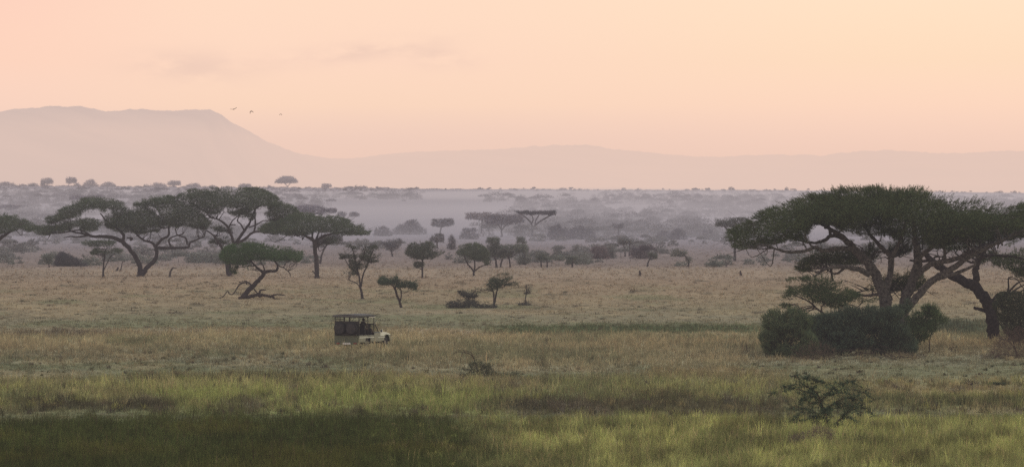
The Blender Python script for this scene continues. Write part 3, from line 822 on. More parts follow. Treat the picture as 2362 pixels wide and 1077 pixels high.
tree('tall_acacia', 'tallest of the left acacias, high domed crown over spreading bare limbs', 'tree', (524, 639),
     [A3([(585, 1000, 26), (575, 900, 24), (580, 780, 22), (610, 690, 20), (630, 640, 18), (590, 530, 14), (550, 450, 12), (470, 390, 9), (390, 370, 6)]),
      A3([(640, 650, 17), (690, 570, 15), (735, 500, 14), (780, 440, 12), (800, 390, 10), (845, 290, 7)]),
      A3([(660, 640, 15), (740, 590, 14), (830, 520, 12), (930, 515, 8), (1030, 540, 5)]),
      A3([(835, 515, 10), (850, 440, 9), (845, 350, 7), (850, 270, 5)]),
      A3([(730, 500, 9), (700, 440, 8), (660, 400, 7), (690, 340, 5)]),
      A3([(575, 470, 8), (610, 400, 7), (670, 350, 5), (720, 300, 4)]),
      A3([(780, 470, 7), (860, 440, 7), (930, 400, 6), (1000, 400, 4)]),
      A3([(560, 960, 18), (545, 800, 15), (500, 680, 14), (440, 590, 12), (400, 540, 9), (340, 500, 6)]),
      A3([(575, 450, 6), (630, 440, 5), (640, 450, 3)])],
     [A3([(45, 165), (130, 110), (220, 85), (320, 62), (450, 75), (580, 72), (720, 78), (850, 72), (950, 100), (1040, 150), (1110, 205), (1100, 240), (1000, 250), (880, 260), (800, 300), (690, 260), (560, 290), (470, 320), (380, 330),
          (300, 290), (200, 230), (90, 200)]),
      A3([(560, 310), (700, 270), (800, 300), (860, 330), (800, 400), (740, 400), (690, 370), (600, 340)]),
      A3([(960, 250), (1100, 225), (1230, 255), (1290, 320), (1350, 380), (1250, 410), (1100, 400), (990, 390), (940, 350), (1000, 300)]),
      A3([(890, 490), (940, 440), (1050, 400), (1150, 420), (1150, 480), (1060, 510), (960, 515)]),
      (A3([(330, 620), (420, 560), (540, 560), (590, 590), (520, 630), (420, 640)]), 2.0, .5),
      (A3([(370, 480), (480, 450), (600, 470), (600, 510), (480, 520)]), 2.0, .8)],
     d=790, cover=3.8, holes=.26, twigs=1.2, depth=.8)
tree('umbrella_acacia', 'neat umbrella acacia on a single upright trunk, right of the tall domed one', 'tree', (730, 642),
     [A2([(912, 830, 24), (912, 760, 20), (905, 650, 18), (895, 570, 17), (890, 525, 16), (850, 500, 12), (800, 470, 8), (740, 430, 5)]),
      A2([(895, 530, 13), (940, 500, 10), (1000, 475, 8), (1080, 460, 6), (1180, 450, 4)]),
      A2([(890, 530, 10), (875, 495, 8), (880, 440, 6)]), A2([(897, 535, 9), (915, 490, 7), (930, 440, 5)]),
      A2([(905, 790, 6), (885, 765, 5), (878, 755, 4)])],
     [A2([(450, 435), (520, 400), (600, 385), (680, 350), (780, 315), (900, 325), (1000, 340), (1090, 350), (1180, 380), (1260, 405), (1330, 450), (1300, 478), (1200, 470), (1080, 468), (960, 478), (880, 462), (800, 480), (700, 482), (600, 465), (500, 455)]),
      (A2([(930, 545), (980, 500), (1060, 490), (1110, 500), (1060, 535), (990, 555)]), 3, .5)],
     d=768, cover=4.6, holes=.20, twigs=1.0, depth=.9)
tree('crooked_acacia', 'small crooked acacia with a bent leaning trunk and flat bright crown above a fallen log', 'tree', (558, 689),
     [A5([(465, 900, 42), (510, 840, 36), (590, 740, 34), (660, 670, 30), (730, 600, 28), (765, 545, 26), (740, 510, 22), (690, 475, 17), (645, 430, 13), (600, 380, 9)]),
      A5([(760, 540, 24), (830, 510, 24), (930, 510, 20), (960, 460, 16), (950, 410, 12), (910, 365, 9)]),
      A5([(780, 500, 13), (760, 440, 9), (720, 390, 6)]),
      A5([(965, 430, 10), (1040, 455, 8), (1080, 400, 5)]), A5([(1040, 455, 7), (1100, 500, 7), (1135, 545, 6), (1135, 590, 4)]),
      A5([(640, 440, 8), (580, 435, 6), (500, 450, 4), (400, 470, 4), (360, 540, 3)]),
      A5([(600, 715, 14), (560, 670, 12), (490, 670, 12), (440, 690, 11), (390, 760, 9), (345, 825, 8), (300, 825, 8), (270, 785, 7), (210, 860, 7), (120, 895, 5)]),
      A5([(530, 690, 9), (535, 650, 7), (480, 650, 5), (420, 665, 4)])],
     [A5([(170, 330), (240, 215), (330, 185), (480, 155), (600, 130), (700, 125), (800, 165), (900, 180), (1050, 190), (1200, 200), (1260, 215), (1300, 310), (1250, 355), (1150, 380), (1050, 350), (950, 360), (850, 345), (740, 350), (620, 385), (500, 430), (380, 460), (280, 450), (200, 400)]),
      A5([(300, 440), (420, 440), (460, 480), (400, 545), (330, 550), (310, 500)]),
      (A5([(480, 440), (600, 420), (640, 460), (560, 500), (500, 490)]), 0, .25)],
     d=618, cover=4.2, holes=.22, twigs=1.3, leaf=(0.087, 0.144, 0.066))
w = Wood()
def log_path(pts, d):
    return catmull([P(q[0], q[1], d, q[3] if len(q) > 3 else 0) for q in pts], 4), np.interp(np.linspace(0, 1, 4 * (len(pts) - 1) + 1), np.linspace(0, 1, len(pts)), [q[2] * d / F for q in pts])
def dead(name, label, cat, base, d, paths, bark, group=None):
    b = P(base[0], base[1], d); b[2] = gz(b[0], b[1])[0]
    ww = Wood()
    for p_ in paths:
        a, r = log_path(p_, d)
        a[1:] += RNG.normal(0, 1, a[1:].shape) * (r[1:] * .25)[:, None]
        ww.add(a - b, np.maximum(r, .004), 6, bark)
    o = link(name, ww.mesh(name), M_BARK, None, True)
    o.location = b
    return tag(o, label, cat, group)
dead('fallen_log', 'dark fallen log lying in the grass at the foot of the crooked acacia', 'log', (600, 690), 612,
     [A5([(420, 885, 18), (520, 870, 26), (620, 850, 26), (720, 845, 24), (840, 850, 20), (900, 870, 16), (930, 930, 14)]), A5([(620, 735, 9), (660, 790, 10), (700, 835, 12)]),
      A5([(700, 845, 20), (725, 770, 13), (800, 770, 6)]), A5([(860, 855, 14), (960, 835, 10), (1070, 845, 5)])], (.06, .05, .045))

# ---- mid-distance small trees
tree('feathery_tree', 'loose airy tree with several thin clumps above a slim forked trunk', 'tree', (836, 690),
     [A2([(1265, 985, 12), (1262, 940, 10), (1250, 880, 9), (1240, 800, 7), (1215, 700, 6), (1200, 620, 4), (1180, 570, 3)]),
      A2([(1255, 880, 7), (1270, 790, 6), (1300, 720, 5), (1330, 640, 4), (1350, 590, 3)]), A2([(1235, 790, 5), (1190, 740, 4), (1150, 700, 3), (1120, 640, 3)]),
      A2([(1250, 890, 5), (1215, 850, 4), (1140, 820, 3)]), A2([(1222, 720, 4), (1270, 650, 4), (1290, 570, 3)])],
     [A2([(1130, 575), (1190, 550), (1260, 555), (1385, 560), (1340, 585), (1290, 600), (1200, 600)]), A2([(1080, 620), (1150, 600), (1220, 620), (1210, 665), (1120, 665)]),
      A2([(1240, 600), (1330, 590), (1415, 640), (1400, 690), (1300, 690), (1230, 650)]), A2([(1160, 690), (1230, 670), (1330, 700), (1320, 745), (1220, 760), (1160, 730)]),
      (A2([(1100, 790), (1140, 750), (1230, 760), (1220, 800), (1150, 790)]), 0, .7)],
     cover=2.4, holes=.36, twigs=1.3, leaf=(0.090, 0.105, 0.078), clump=.8)
tree('small_acacia', 'little umbrella tree on a slanting stem, closest small one to the safari vehicle', 'tree', (925, 709),
     [A4([(222, 975, 11), (205, 920, 10), (188, 880, 9), (172, 830, 8), (150, 800, 5), (110, 785, 3)]), A4([(210, 930, 6), (222, 880, 5), (215, 820, 4), (240, 790, 3)]), A4([(172, 840, 5), (185, 790, 4), (190, 760, 3)])],
     [A4([(42, 785), (90, 740), (180, 728), (235, 755), (340, 768), (335, 810), (320, 832), (250, 835), (210, 850), (170, 815), (130, 800), (80, 798)])],
     cover=4.0, holes=.24, leaf=(0.078, 0.108, 0.072), clump=.8)
tree('small_acacia', 'dark round headed tree with a tuft on its lower stem, straight trunk, mid plain', 'tree', (974, 642),
     [A4([(385, 755, 8), (385, 700, 7), (385, 640, 7), (390, 580, 5), (400, 520, 3)]), A4([(388, 600, 4), (350, 560, 3), (310, 540, 2)]), A4([(388, 600, 4), (440, 560, 3), (490, 540, 2)]), A4([(400, 750, 4), (412, 730, 3), (412, 715, 2)])],
     [A4([(255, 550), (300, 490), (390, 465), (460, 485), (500, 530), (550, 545), (500, 580), (440, 600), (370, 600), (300, 590)]), A4([(310, 620), (360, 600), (395, 640), (380, 670), (330, 660)])],
     cover=4.4, holes=.20, leaf=(0.114, 0.138, 0.102))
tree('small_acacia', 'dense low umbrella tree with three splayed stems on the mid plain', 'tree', (1093, 636),
     [A4([(785, 730, 9), (775, 680, 7), (740, 640, 6), (715, 590, 4), (700, 540, 3)]), A4([(785, 700, 7), (792, 650, 6), (785, 590, 4)]), A4([(792, 690, 6), (830, 660, 5), (880, 640, 4), (915, 625, 3)])],
     [A4([(635, 545), (680, 505), (800, 482), (870, 520), (900, 570), (920, 640), (880, 650), (850, 600), (790, 600), (720, 592)])],
     cover=4.6, holes=.20, leaf=(0.108, 0.138, 0.093))
tree('small_acacia', 'wind swept leafy tree with twin stems leaning right, right of the low brush', 'tree', (1141, 708),
     [A4([(945, 972, 9), (940, 900, 7), (935, 850, 5), (900, 800, 3)]), A4([(945, 940, 7), (960, 860, 6), (980, 800, 4), (1020, 760, 3), (1060, 730, 2)]), A4([(935, 850, 4), (890, 840, 3), (820, 830, 2), (770, 840, 2)])],
     [A4([(880, 800), (920, 760), (980, 725), (1060, 705), (1095, 720), (1060, 760), (1020, 790), (960, 830), (920, 855), (890, 840)]), (A4([(1020, 780), (1130, 775), (1120, 795), (1040, 805)]), 0, .8), (A4([(750, 845), (820, 815), (900, 840), (880, 865), (800, 855)]), 0, .6)],
     cover=3.0, holes=.32, leaf=(0.084, 0.108, 0.072), clump=.8)
tree('low_shrub_tree', 'small dark shrub tree rising from a mat of low brush on the plain', 'tree', (1083, 710),
     [A4([(745, 970, 7), (745, 910, 6), (730, 870, 4)]), A4([(745, 920, 5), (770, 870, 4), (800, 840, 3)])],
     [A4([(660, 865), (700, 845), (780, 855), (815, 880), (780, 905), (720, 915), (680, 895)]), A4([(570, 965), (640, 930), (760, 915), (860, 925), (900, 950), (970, 965), (900, 985), (700, 985), (590, 975)])],
     cover=3.4, holes=.24, leaf=(0.087, 0.093, 0.081))
tree('thin_sapling', 'thin crooked sapling in a patch of dark brush, right of the wind swept tree', 'sapling', (1210, 704),
     [A4([(1180, 960, 5), (1185, 900, 4), (1195, 850, 4), (1190, 810, 3), (1215, 795, 2), (1255, 800, 1.5)])],
     [(A4([(1170, 835), (1200, 820), (1225, 840), (1200, 870), (1175, 860)]), 0, .8), A4([(1110, 955), (1160, 935), (1260, 945), (1300, 965), (1240, 982), (1140, 975)])],
     cover=2.6, holes=.26, leaf=(0.090, 0.093, 0.083))
tree('small_acacia', 'small flat topped tree standing under the crown of the forked acacia', 'tree', (238, 637),
     [A1([(800, 800, 9), (802, 740, 7), (808, 680, 7), (815, 630, 6), (820, 590, 4)]), A1([(808, 750, 4), (835, 690, 4), (865, 640, 3), (900, 620, 2)])],
     [A1([(635, 540), (680, 522), (760, 520), (850, 520), (900, 545), (880, 570), (800, 570), (720, 565)]), A1([(705, 610), (740, 580), (800, 590), (860, 580), (950, 600), (930, 625), (860, 630), (780, 620), (730, 632)])],
     d=775, cover=3.4, holes=.26)
tree('mound_bush', 'large dark rounded bush sloping down to the right, on the plain at far left', 'bush', (165, 614),
     [A1([(500, 725, 8), (490, 660, 5)])], [A1([(425, 720), (430, 650), (475, 597), (540, 630), (600, 660), (660, 690), (690, 718), (560, 725)])],
     cover=4.6, holes=.15, leaf=(0.105, 0.108, 0.117), woodname='stem', crownname='foliage')
tree('small_acacia', 'faint small round tree left of the large rounded bush', 'tree', (113, 617),
     [A1([(382, 735, 5), (378, 700, 4), (370, 660, 3)])], [A1([(310, 665), (330, 635), (380, 630), (405, 660), (385, 695), (330, 685)])], cover=3.2, holes=.25)
dead('dead_stump', 'broken dead stump with a side branch pointing right, between the forked and tall acacias', 'stump', (393, 638), 778,
     [A1([(1318, 805, 8), (1322, 770, 8), (1335, 740, 7), (1350, 735, 4), (1376, 738, 2)])], (.08, .072, .07))
dead('dead_stump', 'short slanted dead branch stump under the limb of the forked acacia', 'stump', (278, 626), 850,
     [A1([(932, 760, 6), (945, 720, 5), (950, 690, 4), (975, 680, 2)]), A1([(905, 755, 8), (915, 735, 7), (918, 728, 4)])], (.10, .09, .095))
for px_, lab in ((1476, 'small dark upright stump alone in the pale grass strip, left of two'), (1708, 'small reddish dark upright stump in the pale grass strip near the big acacia crown')):
    dead('tree_stump', lab, 'stump', (px_, 636), 797, [[(px_, 638, 3.0), (px_ + .4, 632, 2.8), (px_ - .3, 627, 2.2), (px_, 624, 1.2)]], (.075, .062, .058))

# ---- hazy trees at the back of the plain, haze partly painted into the leaves
def far_tree(name, label, base, pads, limbs=None, d=None, **k):
    if limbs is None:
        pc = np.array([q[:2] for q in (pads[0][0] if isinstance(pads[0], tuple) and isinstance(pads[0][0], list) else pads[0])])
        top = (pc[:, 0].mean(), pc[:, 1].mean())
        limbs = [[(base[0], base[1] + 1, 2.2), ((base[0] + top[0]) / 2, (base[1] + top[1]) / 2, 1.6), (top[0], top[1], 1.0)]]
    kw = dict(cover=3.2, holes=.24, twigs=.7, sides=6, fringe=0)
    kw.update(k)
    return tree(name, label, 'bush' if 'bush' in name else 'tree', base, limbs, pads, d=d, **kw)
far_tree('hazy_tree', 'hazy tree on one leaning stem, leftmost of the misty group on the middle plain', (1145, 617), [dome(1120, 1162, 563, 594), dome(1121, 1154, 548, 566)],
         [[(1145, 618, 2.6), (1144, 602, 2.2), (1140, 590, 1.8), (1139, 572, 1.2)]])
far_tree('hazy_tree', 'hazy bow legged tree on two bent stems in the misty middle group', (1156, 617), [dome(1152, 1182, 576, 597), dome(1150, 1219, 563, 583)],
         [[(1155, 618, 2), (1156, 606, 1.8), (1161, 594, 1.4), (1165, 586, 1)], [(1177, 617, 2), (1175, 600, 1.8), (1171, 586, 1.2)]])
far_tree('hazy_bush', 'misty round headed bush at the right of the bow legged tree', (1211, 611), [blob(1192, 1224, 584, 611), dome(1191, 1215, 546, 562)])
far_tree('hazy_tree', 'small misty flat tree on two short stems, centre of the plain', (1249, 617), [dome(1236, 1264, 584, 601)], [[(1249, 618, 2), (1248, 606, 1.6), (1247, 594, 1)], [(1262, 617, 2), (1262, 604, 1.5), (1258, 594, 1)]])
far_tree('hazy_bush', 'misty squat bush left of the tall lumpy bush on the plain', (1287, 593), [blob(1273, 1299, 566, 594)], d=1060)
far_tree('hazy_bush', 'tall lumpy misty bush standing behind a small tree on the plain', (1322, 595), [blob(1304, 1342, 561, 596)], d=1050)
far_tree('hazy_tree', 'small misty round tree directly in front of the tall lumpy bush', (1320, 617), [dome(1305, 1335, 591, 609)])
far_tree('hazy_bush', 'wide brownish misty bush on the plain, left of the three bushes in a row', (1380, 597), [blob(1353, 1407, 565, 598)], leaf=(0.210, 0.175, 0.184))
far_tree('hazy_bush', 'narrow misty bush in the middle of the three bushes in a row', (1412, 595), [blob(1400, 1424, 564, 596)])
far_tree('hazy_tree', 'small flat topped misty tree with two thin stems above the row of bushes', (1442, 592), [dome(1422, 1463, 547, 565)], [[(1442, 592, 1.8), (1441, 575, 1.4), (1436, 562, 1)], [(1451, 591, 1.6), (1453, 575, 1.3), (1452, 562, 1)]])
far_tree('hazy_bush', 'wide dark misty bush at the right of the three bushes in a row', (1477, 597), [blob(1450, 1503, 566, 598), dome(1474, 1517, 562, 577)], leaf=(0.175, 0.158, 0.175))
far_tree('hazy_tree', 'small misty tree leaning right above the left small stump', (1493, 615), [dome(1492, 1516, 582, 600)], [[(1493, 615, 2), (1496, 603, 1.8), (1502, 592, 1)]])
far_tree('hazy_tree', 'small misty arched shrub tree right of the row of bushes', (1588, 616), [dome(1546, 1586, 572, 592), blob(1580, 1598, 590, 606)], [[(1588, 616, 2), (1587, 600, 1.8), (1575, 584, 1.2)]], cover=2.2)
far_tree('hazy_bush', 'low grey bush on the plain in front of the arched shrub tree', (1645, 616), [blob(1624, 1666, 600, 617)])
dead('forked_stick', 'bare forked dead stick right of the low grey bush', 'stick', (1676, 617), 895, [[(1676, 618, 1.8), (1675, 608, 1.4), (1673, 602, 1)], [(1676, 612, 1.3), (1680, 606, 1), (1682, 603, .8)]], (.12, .11, .115))
far_tree('hazy_umbrella', 'flat topped misty umbrella tree just left of the big acacia crown', (1695, 596), [dome(1649, 1735, 502, 525)], [[(1695, 597, 3), (1695, 560, 2.5), (1693, 535, 2.2), (1690, 520, 1.5)], [(1694, 545, 1.8), (1680, 530, 1.4), (1668, 522, 1)], [(1694, 545, 1.8), (1710, 528, 1.2)]], leaf=(0.108, 0.119, 0.102), d=985)
far_tree('hazy_umbrella', 'tall thin stemmed umbrella tree standing out of the mist in the centre distance', (1228, 546), [A4([(1100, 228), (1180, 222), (1300, 225), (1425, 222), (1430, 240), (1380, 258), (1300, 252), (1200, 255), (1150, 245)])],
         [A4([(1236, 425, 9), (1240, 360, 8), (1230, 320, 7), (1200, 285, 6), (1150, 245, 4)]), A4([(1240, 360, 7), (1285, 315, 6), (1350, 275, 5), (1395, 250, 4)]), A4([(1232, 325, 5), (1245, 290, 4), (1230, 250, 3)]), A4([(1262, 340, 5), (1265, 300, 4), (1290, 255, 3)])],
         leaf=(.062, .062, .075), bark=(.08, .075, .085), holes=.15, cover=5)
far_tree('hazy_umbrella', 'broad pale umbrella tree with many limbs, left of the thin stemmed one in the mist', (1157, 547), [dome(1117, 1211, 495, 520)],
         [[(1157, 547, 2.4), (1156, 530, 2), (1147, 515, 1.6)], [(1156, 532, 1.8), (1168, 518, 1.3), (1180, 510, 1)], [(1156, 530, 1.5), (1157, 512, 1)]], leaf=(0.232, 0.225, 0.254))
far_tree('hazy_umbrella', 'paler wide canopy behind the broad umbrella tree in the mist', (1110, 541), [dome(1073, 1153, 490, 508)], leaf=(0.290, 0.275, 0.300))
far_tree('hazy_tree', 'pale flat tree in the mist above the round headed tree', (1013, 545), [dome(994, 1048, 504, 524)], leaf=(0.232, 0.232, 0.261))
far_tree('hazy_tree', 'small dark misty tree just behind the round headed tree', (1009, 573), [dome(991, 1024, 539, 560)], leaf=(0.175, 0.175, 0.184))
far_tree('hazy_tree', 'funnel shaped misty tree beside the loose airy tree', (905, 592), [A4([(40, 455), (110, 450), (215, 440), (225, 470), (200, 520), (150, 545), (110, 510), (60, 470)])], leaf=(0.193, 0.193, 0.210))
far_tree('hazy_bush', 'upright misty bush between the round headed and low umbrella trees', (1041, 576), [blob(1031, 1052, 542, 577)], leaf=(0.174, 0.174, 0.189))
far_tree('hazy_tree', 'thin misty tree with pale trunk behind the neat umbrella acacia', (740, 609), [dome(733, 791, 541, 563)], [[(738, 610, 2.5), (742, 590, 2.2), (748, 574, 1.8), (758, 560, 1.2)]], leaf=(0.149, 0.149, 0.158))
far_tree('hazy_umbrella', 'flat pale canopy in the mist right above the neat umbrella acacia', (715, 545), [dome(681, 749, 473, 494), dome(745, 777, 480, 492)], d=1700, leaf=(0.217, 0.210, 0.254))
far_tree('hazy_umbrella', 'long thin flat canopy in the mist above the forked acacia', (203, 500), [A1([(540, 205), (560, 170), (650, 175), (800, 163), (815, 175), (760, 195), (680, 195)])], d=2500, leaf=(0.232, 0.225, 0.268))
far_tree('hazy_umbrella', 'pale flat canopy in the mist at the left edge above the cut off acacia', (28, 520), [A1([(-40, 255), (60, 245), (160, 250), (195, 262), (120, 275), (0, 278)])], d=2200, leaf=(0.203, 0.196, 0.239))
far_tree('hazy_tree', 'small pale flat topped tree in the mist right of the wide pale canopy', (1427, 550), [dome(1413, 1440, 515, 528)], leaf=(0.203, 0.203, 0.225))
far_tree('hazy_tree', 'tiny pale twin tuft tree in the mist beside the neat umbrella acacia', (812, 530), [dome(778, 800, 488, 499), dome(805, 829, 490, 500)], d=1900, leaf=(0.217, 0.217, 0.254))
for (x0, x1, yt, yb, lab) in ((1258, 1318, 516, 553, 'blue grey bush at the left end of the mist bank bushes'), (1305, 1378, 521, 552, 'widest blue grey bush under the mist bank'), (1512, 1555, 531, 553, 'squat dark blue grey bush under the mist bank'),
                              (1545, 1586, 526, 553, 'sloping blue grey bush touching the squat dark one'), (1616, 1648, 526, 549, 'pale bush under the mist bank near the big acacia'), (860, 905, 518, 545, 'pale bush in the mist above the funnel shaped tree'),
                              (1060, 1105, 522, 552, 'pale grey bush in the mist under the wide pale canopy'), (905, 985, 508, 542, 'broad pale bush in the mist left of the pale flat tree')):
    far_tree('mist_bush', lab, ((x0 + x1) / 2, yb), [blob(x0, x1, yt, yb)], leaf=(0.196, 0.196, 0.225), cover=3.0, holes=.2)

# ---- silhouettes along the far ridge
RIDGE = 4470.0
RL = (.34, .325, .37)  # ridge foliage and bark painted pale lilac to stand in for haze
def ridge_tree(x0, x1, yt, yb, lab, kind='dome', lean=0):
    cx = (x0 + x1) / 2
    pads = [dome(x0, x1, yt, yt + (yb - yt) * .66, RNG.uniform(-.12, .12), .8)] if kind == 'dome' else [blob(x0, x1, yt, yb + 1)]
    r = .85 if kind == 'dome' else .6
    far_tree('ridge_tree' if kind == 'dome' else 'ridge_bush', lab, (cx + lean, yb), pads, [[(cx + lean, yb + 2, r * 1.3), (cx + lean * .5, (yt + yb) / 2, r), (cx, yt + (yb - yt) * .3, r * .7)]], d=RIDGE, leaf=RL, bark=RL, cover=4.2, holes=.12, Lmul=.75)
ridge_tree(-6, 38, 419, 432, 'low mounded bush on the ridge at the left edge', 'blob')
ridge_tree(43, 61, 424, 432, 'small bush on the ridge left of the boxy ridge tree', 'blob')
ridge_tree(64, 88, 422, 432, 'wider bush on the ridge touching the boxy ridge tree', 'blob')
ridge_tree(94, 123, 411, 432, 'boxy flat topped tree on the ridge, first from the left')
ridge_tree(152, 177, 409, 432, 'slanting little tree on the ridge, second from the left', 'dome', -8)
ridge_tree(170, 187, 422, 432, 'small bush under the slanting ridge tree', 'blob')
ridge_tree(190, 225, 414, 432, 'rounded twin lobed bush on the ridge above the forked acacia', 'blob')
ridge_tree(232, 268, 420, 432, 'low bush on the ridge right of the twin lobed one', 'blob')
ridge_tree(346, 385, 421, 433, 'pointed mound bush on the ridge left of the tall acacia', 'blob')
ridge_tree(386, 417, 417, 434, 'small umbrella tree on the ridge just left of the tall acacia')
ridge_tree(428, 466, 422, 434, 'low bush on the ridge behind the tall acacia', 'blob')
ridge_tree(550, 580, 424, 437, 'small domed tree on the ridge peeking over the tall acacia')
ridge_tree(615, 626, 428, 437, 'tiny tuft on the ridge left of the big ridge umbrella', 'blob')
far_tree('ridge_umbrella', 'clear umbrella tree on the ridge, largest of the skyline silhouettes', (660, 436), [A2([(583, 70), (610, 45), (650, 25), (700, 22), (740, 40), (767, 70), (740, 75), (690, 78), (620, 78)])],
         [A2([(682, 122, 4.5), (684, 105, 4), (672, 88, 3.2), (650, 72, 2)]), A2([(684, 105, 3), (700, 85, 2.5), (720, 70, 2)])], d=RIDGE, leaf=RL, bark=RL, cover=5.0, holes=.10, Lmul=.75)
ridge_tree(741, 765, 424, 438, 'small dome tree on the ridge right of the big ridge umbrella')
ridge_tree(796, 820, 430, 438, 'low bush on the ridge, left of the last pair', 'blob')
ridge_tree(828, 847, 428, 438, 'rounded last bush on the ridge before the skyline runs bare', 'blob')

# ---- uncounted woodland on the far slope: one mass
def far_woodland():
    VV, FF, CC = [], [], []
    nv = 0
    n = 6200
    py = np.concatenate([RNG.uniform(455, 545, 4700), RNG.uniform(530, 614, 1500)])
    px = np.concatenate([RNG.uniform(-150, 2520, 4700), RNG.uniform(-150, 2520, 1500)])
    ys = np.concatenate([np.interp(py[:4700], [455, 475, 505, 545], [4250, 3200, 2400, 1560]), dist_of(py[4700:])])
    us = (px - 1181) / F
    cl = noise2(px, py, 210, 26, 201, 3)
    dens = np.where(np.arange(n) < 4700, .43, .50) - .10 * smooth(900, 300, px) * (py > 490)
    keep = cl > dens + RNG.normal(0, .02, n)
    ys, us = ys[keep], us[keep]
    for y, u in zip(ys, us):
        x = u * y
        z = gz(x, y)[0]
        H = (RNG.uniform(1.2, 4.0) * (1 if RNG.uniform() < .85 else 1.6)) if y > 1500 else RNG.uniform(.5, 1.9)
        if y > 3500: H *= .45
        Wd = H * RNG.uniform(1.0, 2.6)
        flat = RNG.uniform() < .35
        pxm = y / (F * .4335)
        L = max(.45, 1.1 * pxm)
        m = int(np.clip(2.2 * H * Wd / (L * L * .3), 16, 260))
        a = RNG.uniform(0, 2 * math.pi, m); r = np.sqrt(RNG.uniform(0, 1, m))
        px_, py_ = r * np.cos(a) * Wd / 2, r * np.sin(a) * Wd / 2
        zz = (H * (.62 + .38 * RNG.uniform(0, 1, m) * np.sqrt(1 - r ** 2))) if flat else H * RNG.uniform(.0, 1, m) * np.sqrt(np.maximum(0, 1 - r ** 2))
        pts = np.stack([x + px_, y + py_, z + zz], 1)
        lc = hazed_leafcol(y) * RNG.normal(1.12, .10) * np.interp(y, [1000, 1600, 2200], [1.0, 1.0, .85])
        V, Fc, C = spray_arrays(pts, RNG.normal(0, 1, (m, 3)) * [1, 1, .5], L * RNG.uniform(.7, 1.2, m), np.tile(lc, (m, 1)), 5, .4)
        VV.append(V); FF.append(Fc + nv); CC.append(C); nv += len(V)
        if flat:
            q = np.array([[x - .03 * H, y, z], [x + .03 * H, y, z], [x, y, z + .8 * H]])
            VV.append(q); FF.append(np.array([[0, 1, 2]]) + nv); CC.append(np.tile(lc * .8, (3, 1))); nv += 3
    for px_ in np.concatenate([RNG.uniform(-150, 900, 260), RNG.uniform(900, 2500, 150)]):      # low fringe of scrub along the skyline
        y = RNG.uniform(4380, 4500); x = (px_ - 1181) / F * y; z = gz(x, y)[0]
        H = RNG.uniform(.5, 1.9) if px_ < 900 else RNG.uniform(.25, .8)
        Wd = RNG.uniform(2, 9); m = int(30 + 9 * Wd)
        a = RNG.uniform(0, 2 * math.pi, m); r = np.sqrt(RNG.uniform(0, 1, m))
        pts = np.stack([x + r * np.cos(a) * Wd / 2, y + r * np.sin(a) * Wd / 2, z + H * RNG.uniform(0, 1, m) * np.sqrt(np.maximum(0, 1 - r ** 2)) - .1], 1)
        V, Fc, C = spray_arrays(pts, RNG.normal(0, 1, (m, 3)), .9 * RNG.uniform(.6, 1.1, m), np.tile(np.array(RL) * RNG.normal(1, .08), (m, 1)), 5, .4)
        VV.append(V); FF.append(Fc + nv); CC.append(C); nv += len(V)
    o = link('far_woodland', raw_mesh('far_woodland', np.vstack(VV), np.vstack(FF), np.clip(np.vstack(CC), .01, .5)), M_FAR)
    tag(o, 'pale scrub woodland scattered over the hazy slope below the skyline', 'woodland', kind='stuff')
far_woodland()

# ------------------------------------------------------------------ dead shrubs and sticks in the grass
def dead_shrub(label, base, h, spread, n, lean=0.0, name='dead_shrub', bark=(.10, .082, .068), leafy=0):
    d = dist_of(base[1]); k = d / F
    H = h * k
    b = P(base[0], base[1], d); b[2] = gz(b[0], b[1])[0]
    w = Wood()
    def grow(p, dr, ln, r, depth):
        q = [p]
        for i in range(4):
            dr = dr + RNG.normal(0, .22, 3); dr /= np.linalg.norm(dr)
            q.append(q[-1] + dr * ln / 4)
        q = np.array(q)
        w.add(q, np.linspace(r, r * .5, 5), 4, bark)
        if depth:
            for i in range(RNG.integers(2, 4)):
                s = q[RNG.integers(2, 5)]
                nd = dr + RNG.normal(0, .65, 3); nd /= np.linalg.norm(nd)
                grow(s, nd, ln * RNG.uniform(.45, .75), r * .55, depth - 1)
    for i in range(n):
        dr = np.array([RNG.normal(lean, spread), RNG.normal(0, spread), 1.0]); dr /= np.linalg.norm(dr)
        grow(np.array([RNG.normal(0, .08), RNG.normal(0, .08), -.1]), dr, H * RNG.uniform(.45, .75), max(.02, .55 * k), 2)
    o = link(name, w.mesh(name), M_BARK, None, True)
    o.location = b
    tag(o, label, 'shrub')
dead_shrub('bare Y shaped dead shrub in the golden grass, leftmost of the dead shrubs', (185, 804), 38, .3, 2)
dead_shrub('low twiggy dead shrub in golden grass, left of the tall leaning one', (376, 803), 24, .8, 5)
dead_shrub('tall bare dead shrub leaning right in golden grass, left of the vehicle', (434, 800), 46, .25, 2, .35)
dead_shrub('short bent dead twig right of the tall leaning dead shrub', (481, 809), 16, .7, 2)
dead_shrub('slim dead sapling with a short fork, next left of the vehicle', (730, 813), 44, .18, 1)
dead_shrub('small dead shrub in darker grass at far left', (139, 833), 30, .4, 3)
dead_shrub('single bent dead twig in the golden grass right of the vehicle', (1130, 801), 14, .4, 1, .5)
dead_shrub('thin dead shrub to the right of the arching dead branch', (1244, 838), 24, .3, 2)
dead_shrub('pale bushy dead shrub in the grass right of the vehicle', (1264, 793), 26, .8, 7)
dead_shrub('dead shrub with a hooked top in the grass, middle right', (1352, 799), 28, .5, 3)
dead_shrub('sprawling dead shrub beside the pale strip left of the thicket', (1587, 786), 24, .7, 4)
dead_shrub('low dead sprig between the sprawling dead shrub and the thicket', (1674, 788), 14, .8, 3)
dead_shrub('upright dead shrub close to the left end of the thicket', (1725, 815), 42, .45, 5)
dead_shrub('bare grey twigs standing in grass right of the thicket', (2199, 816), 36, .35, 4)
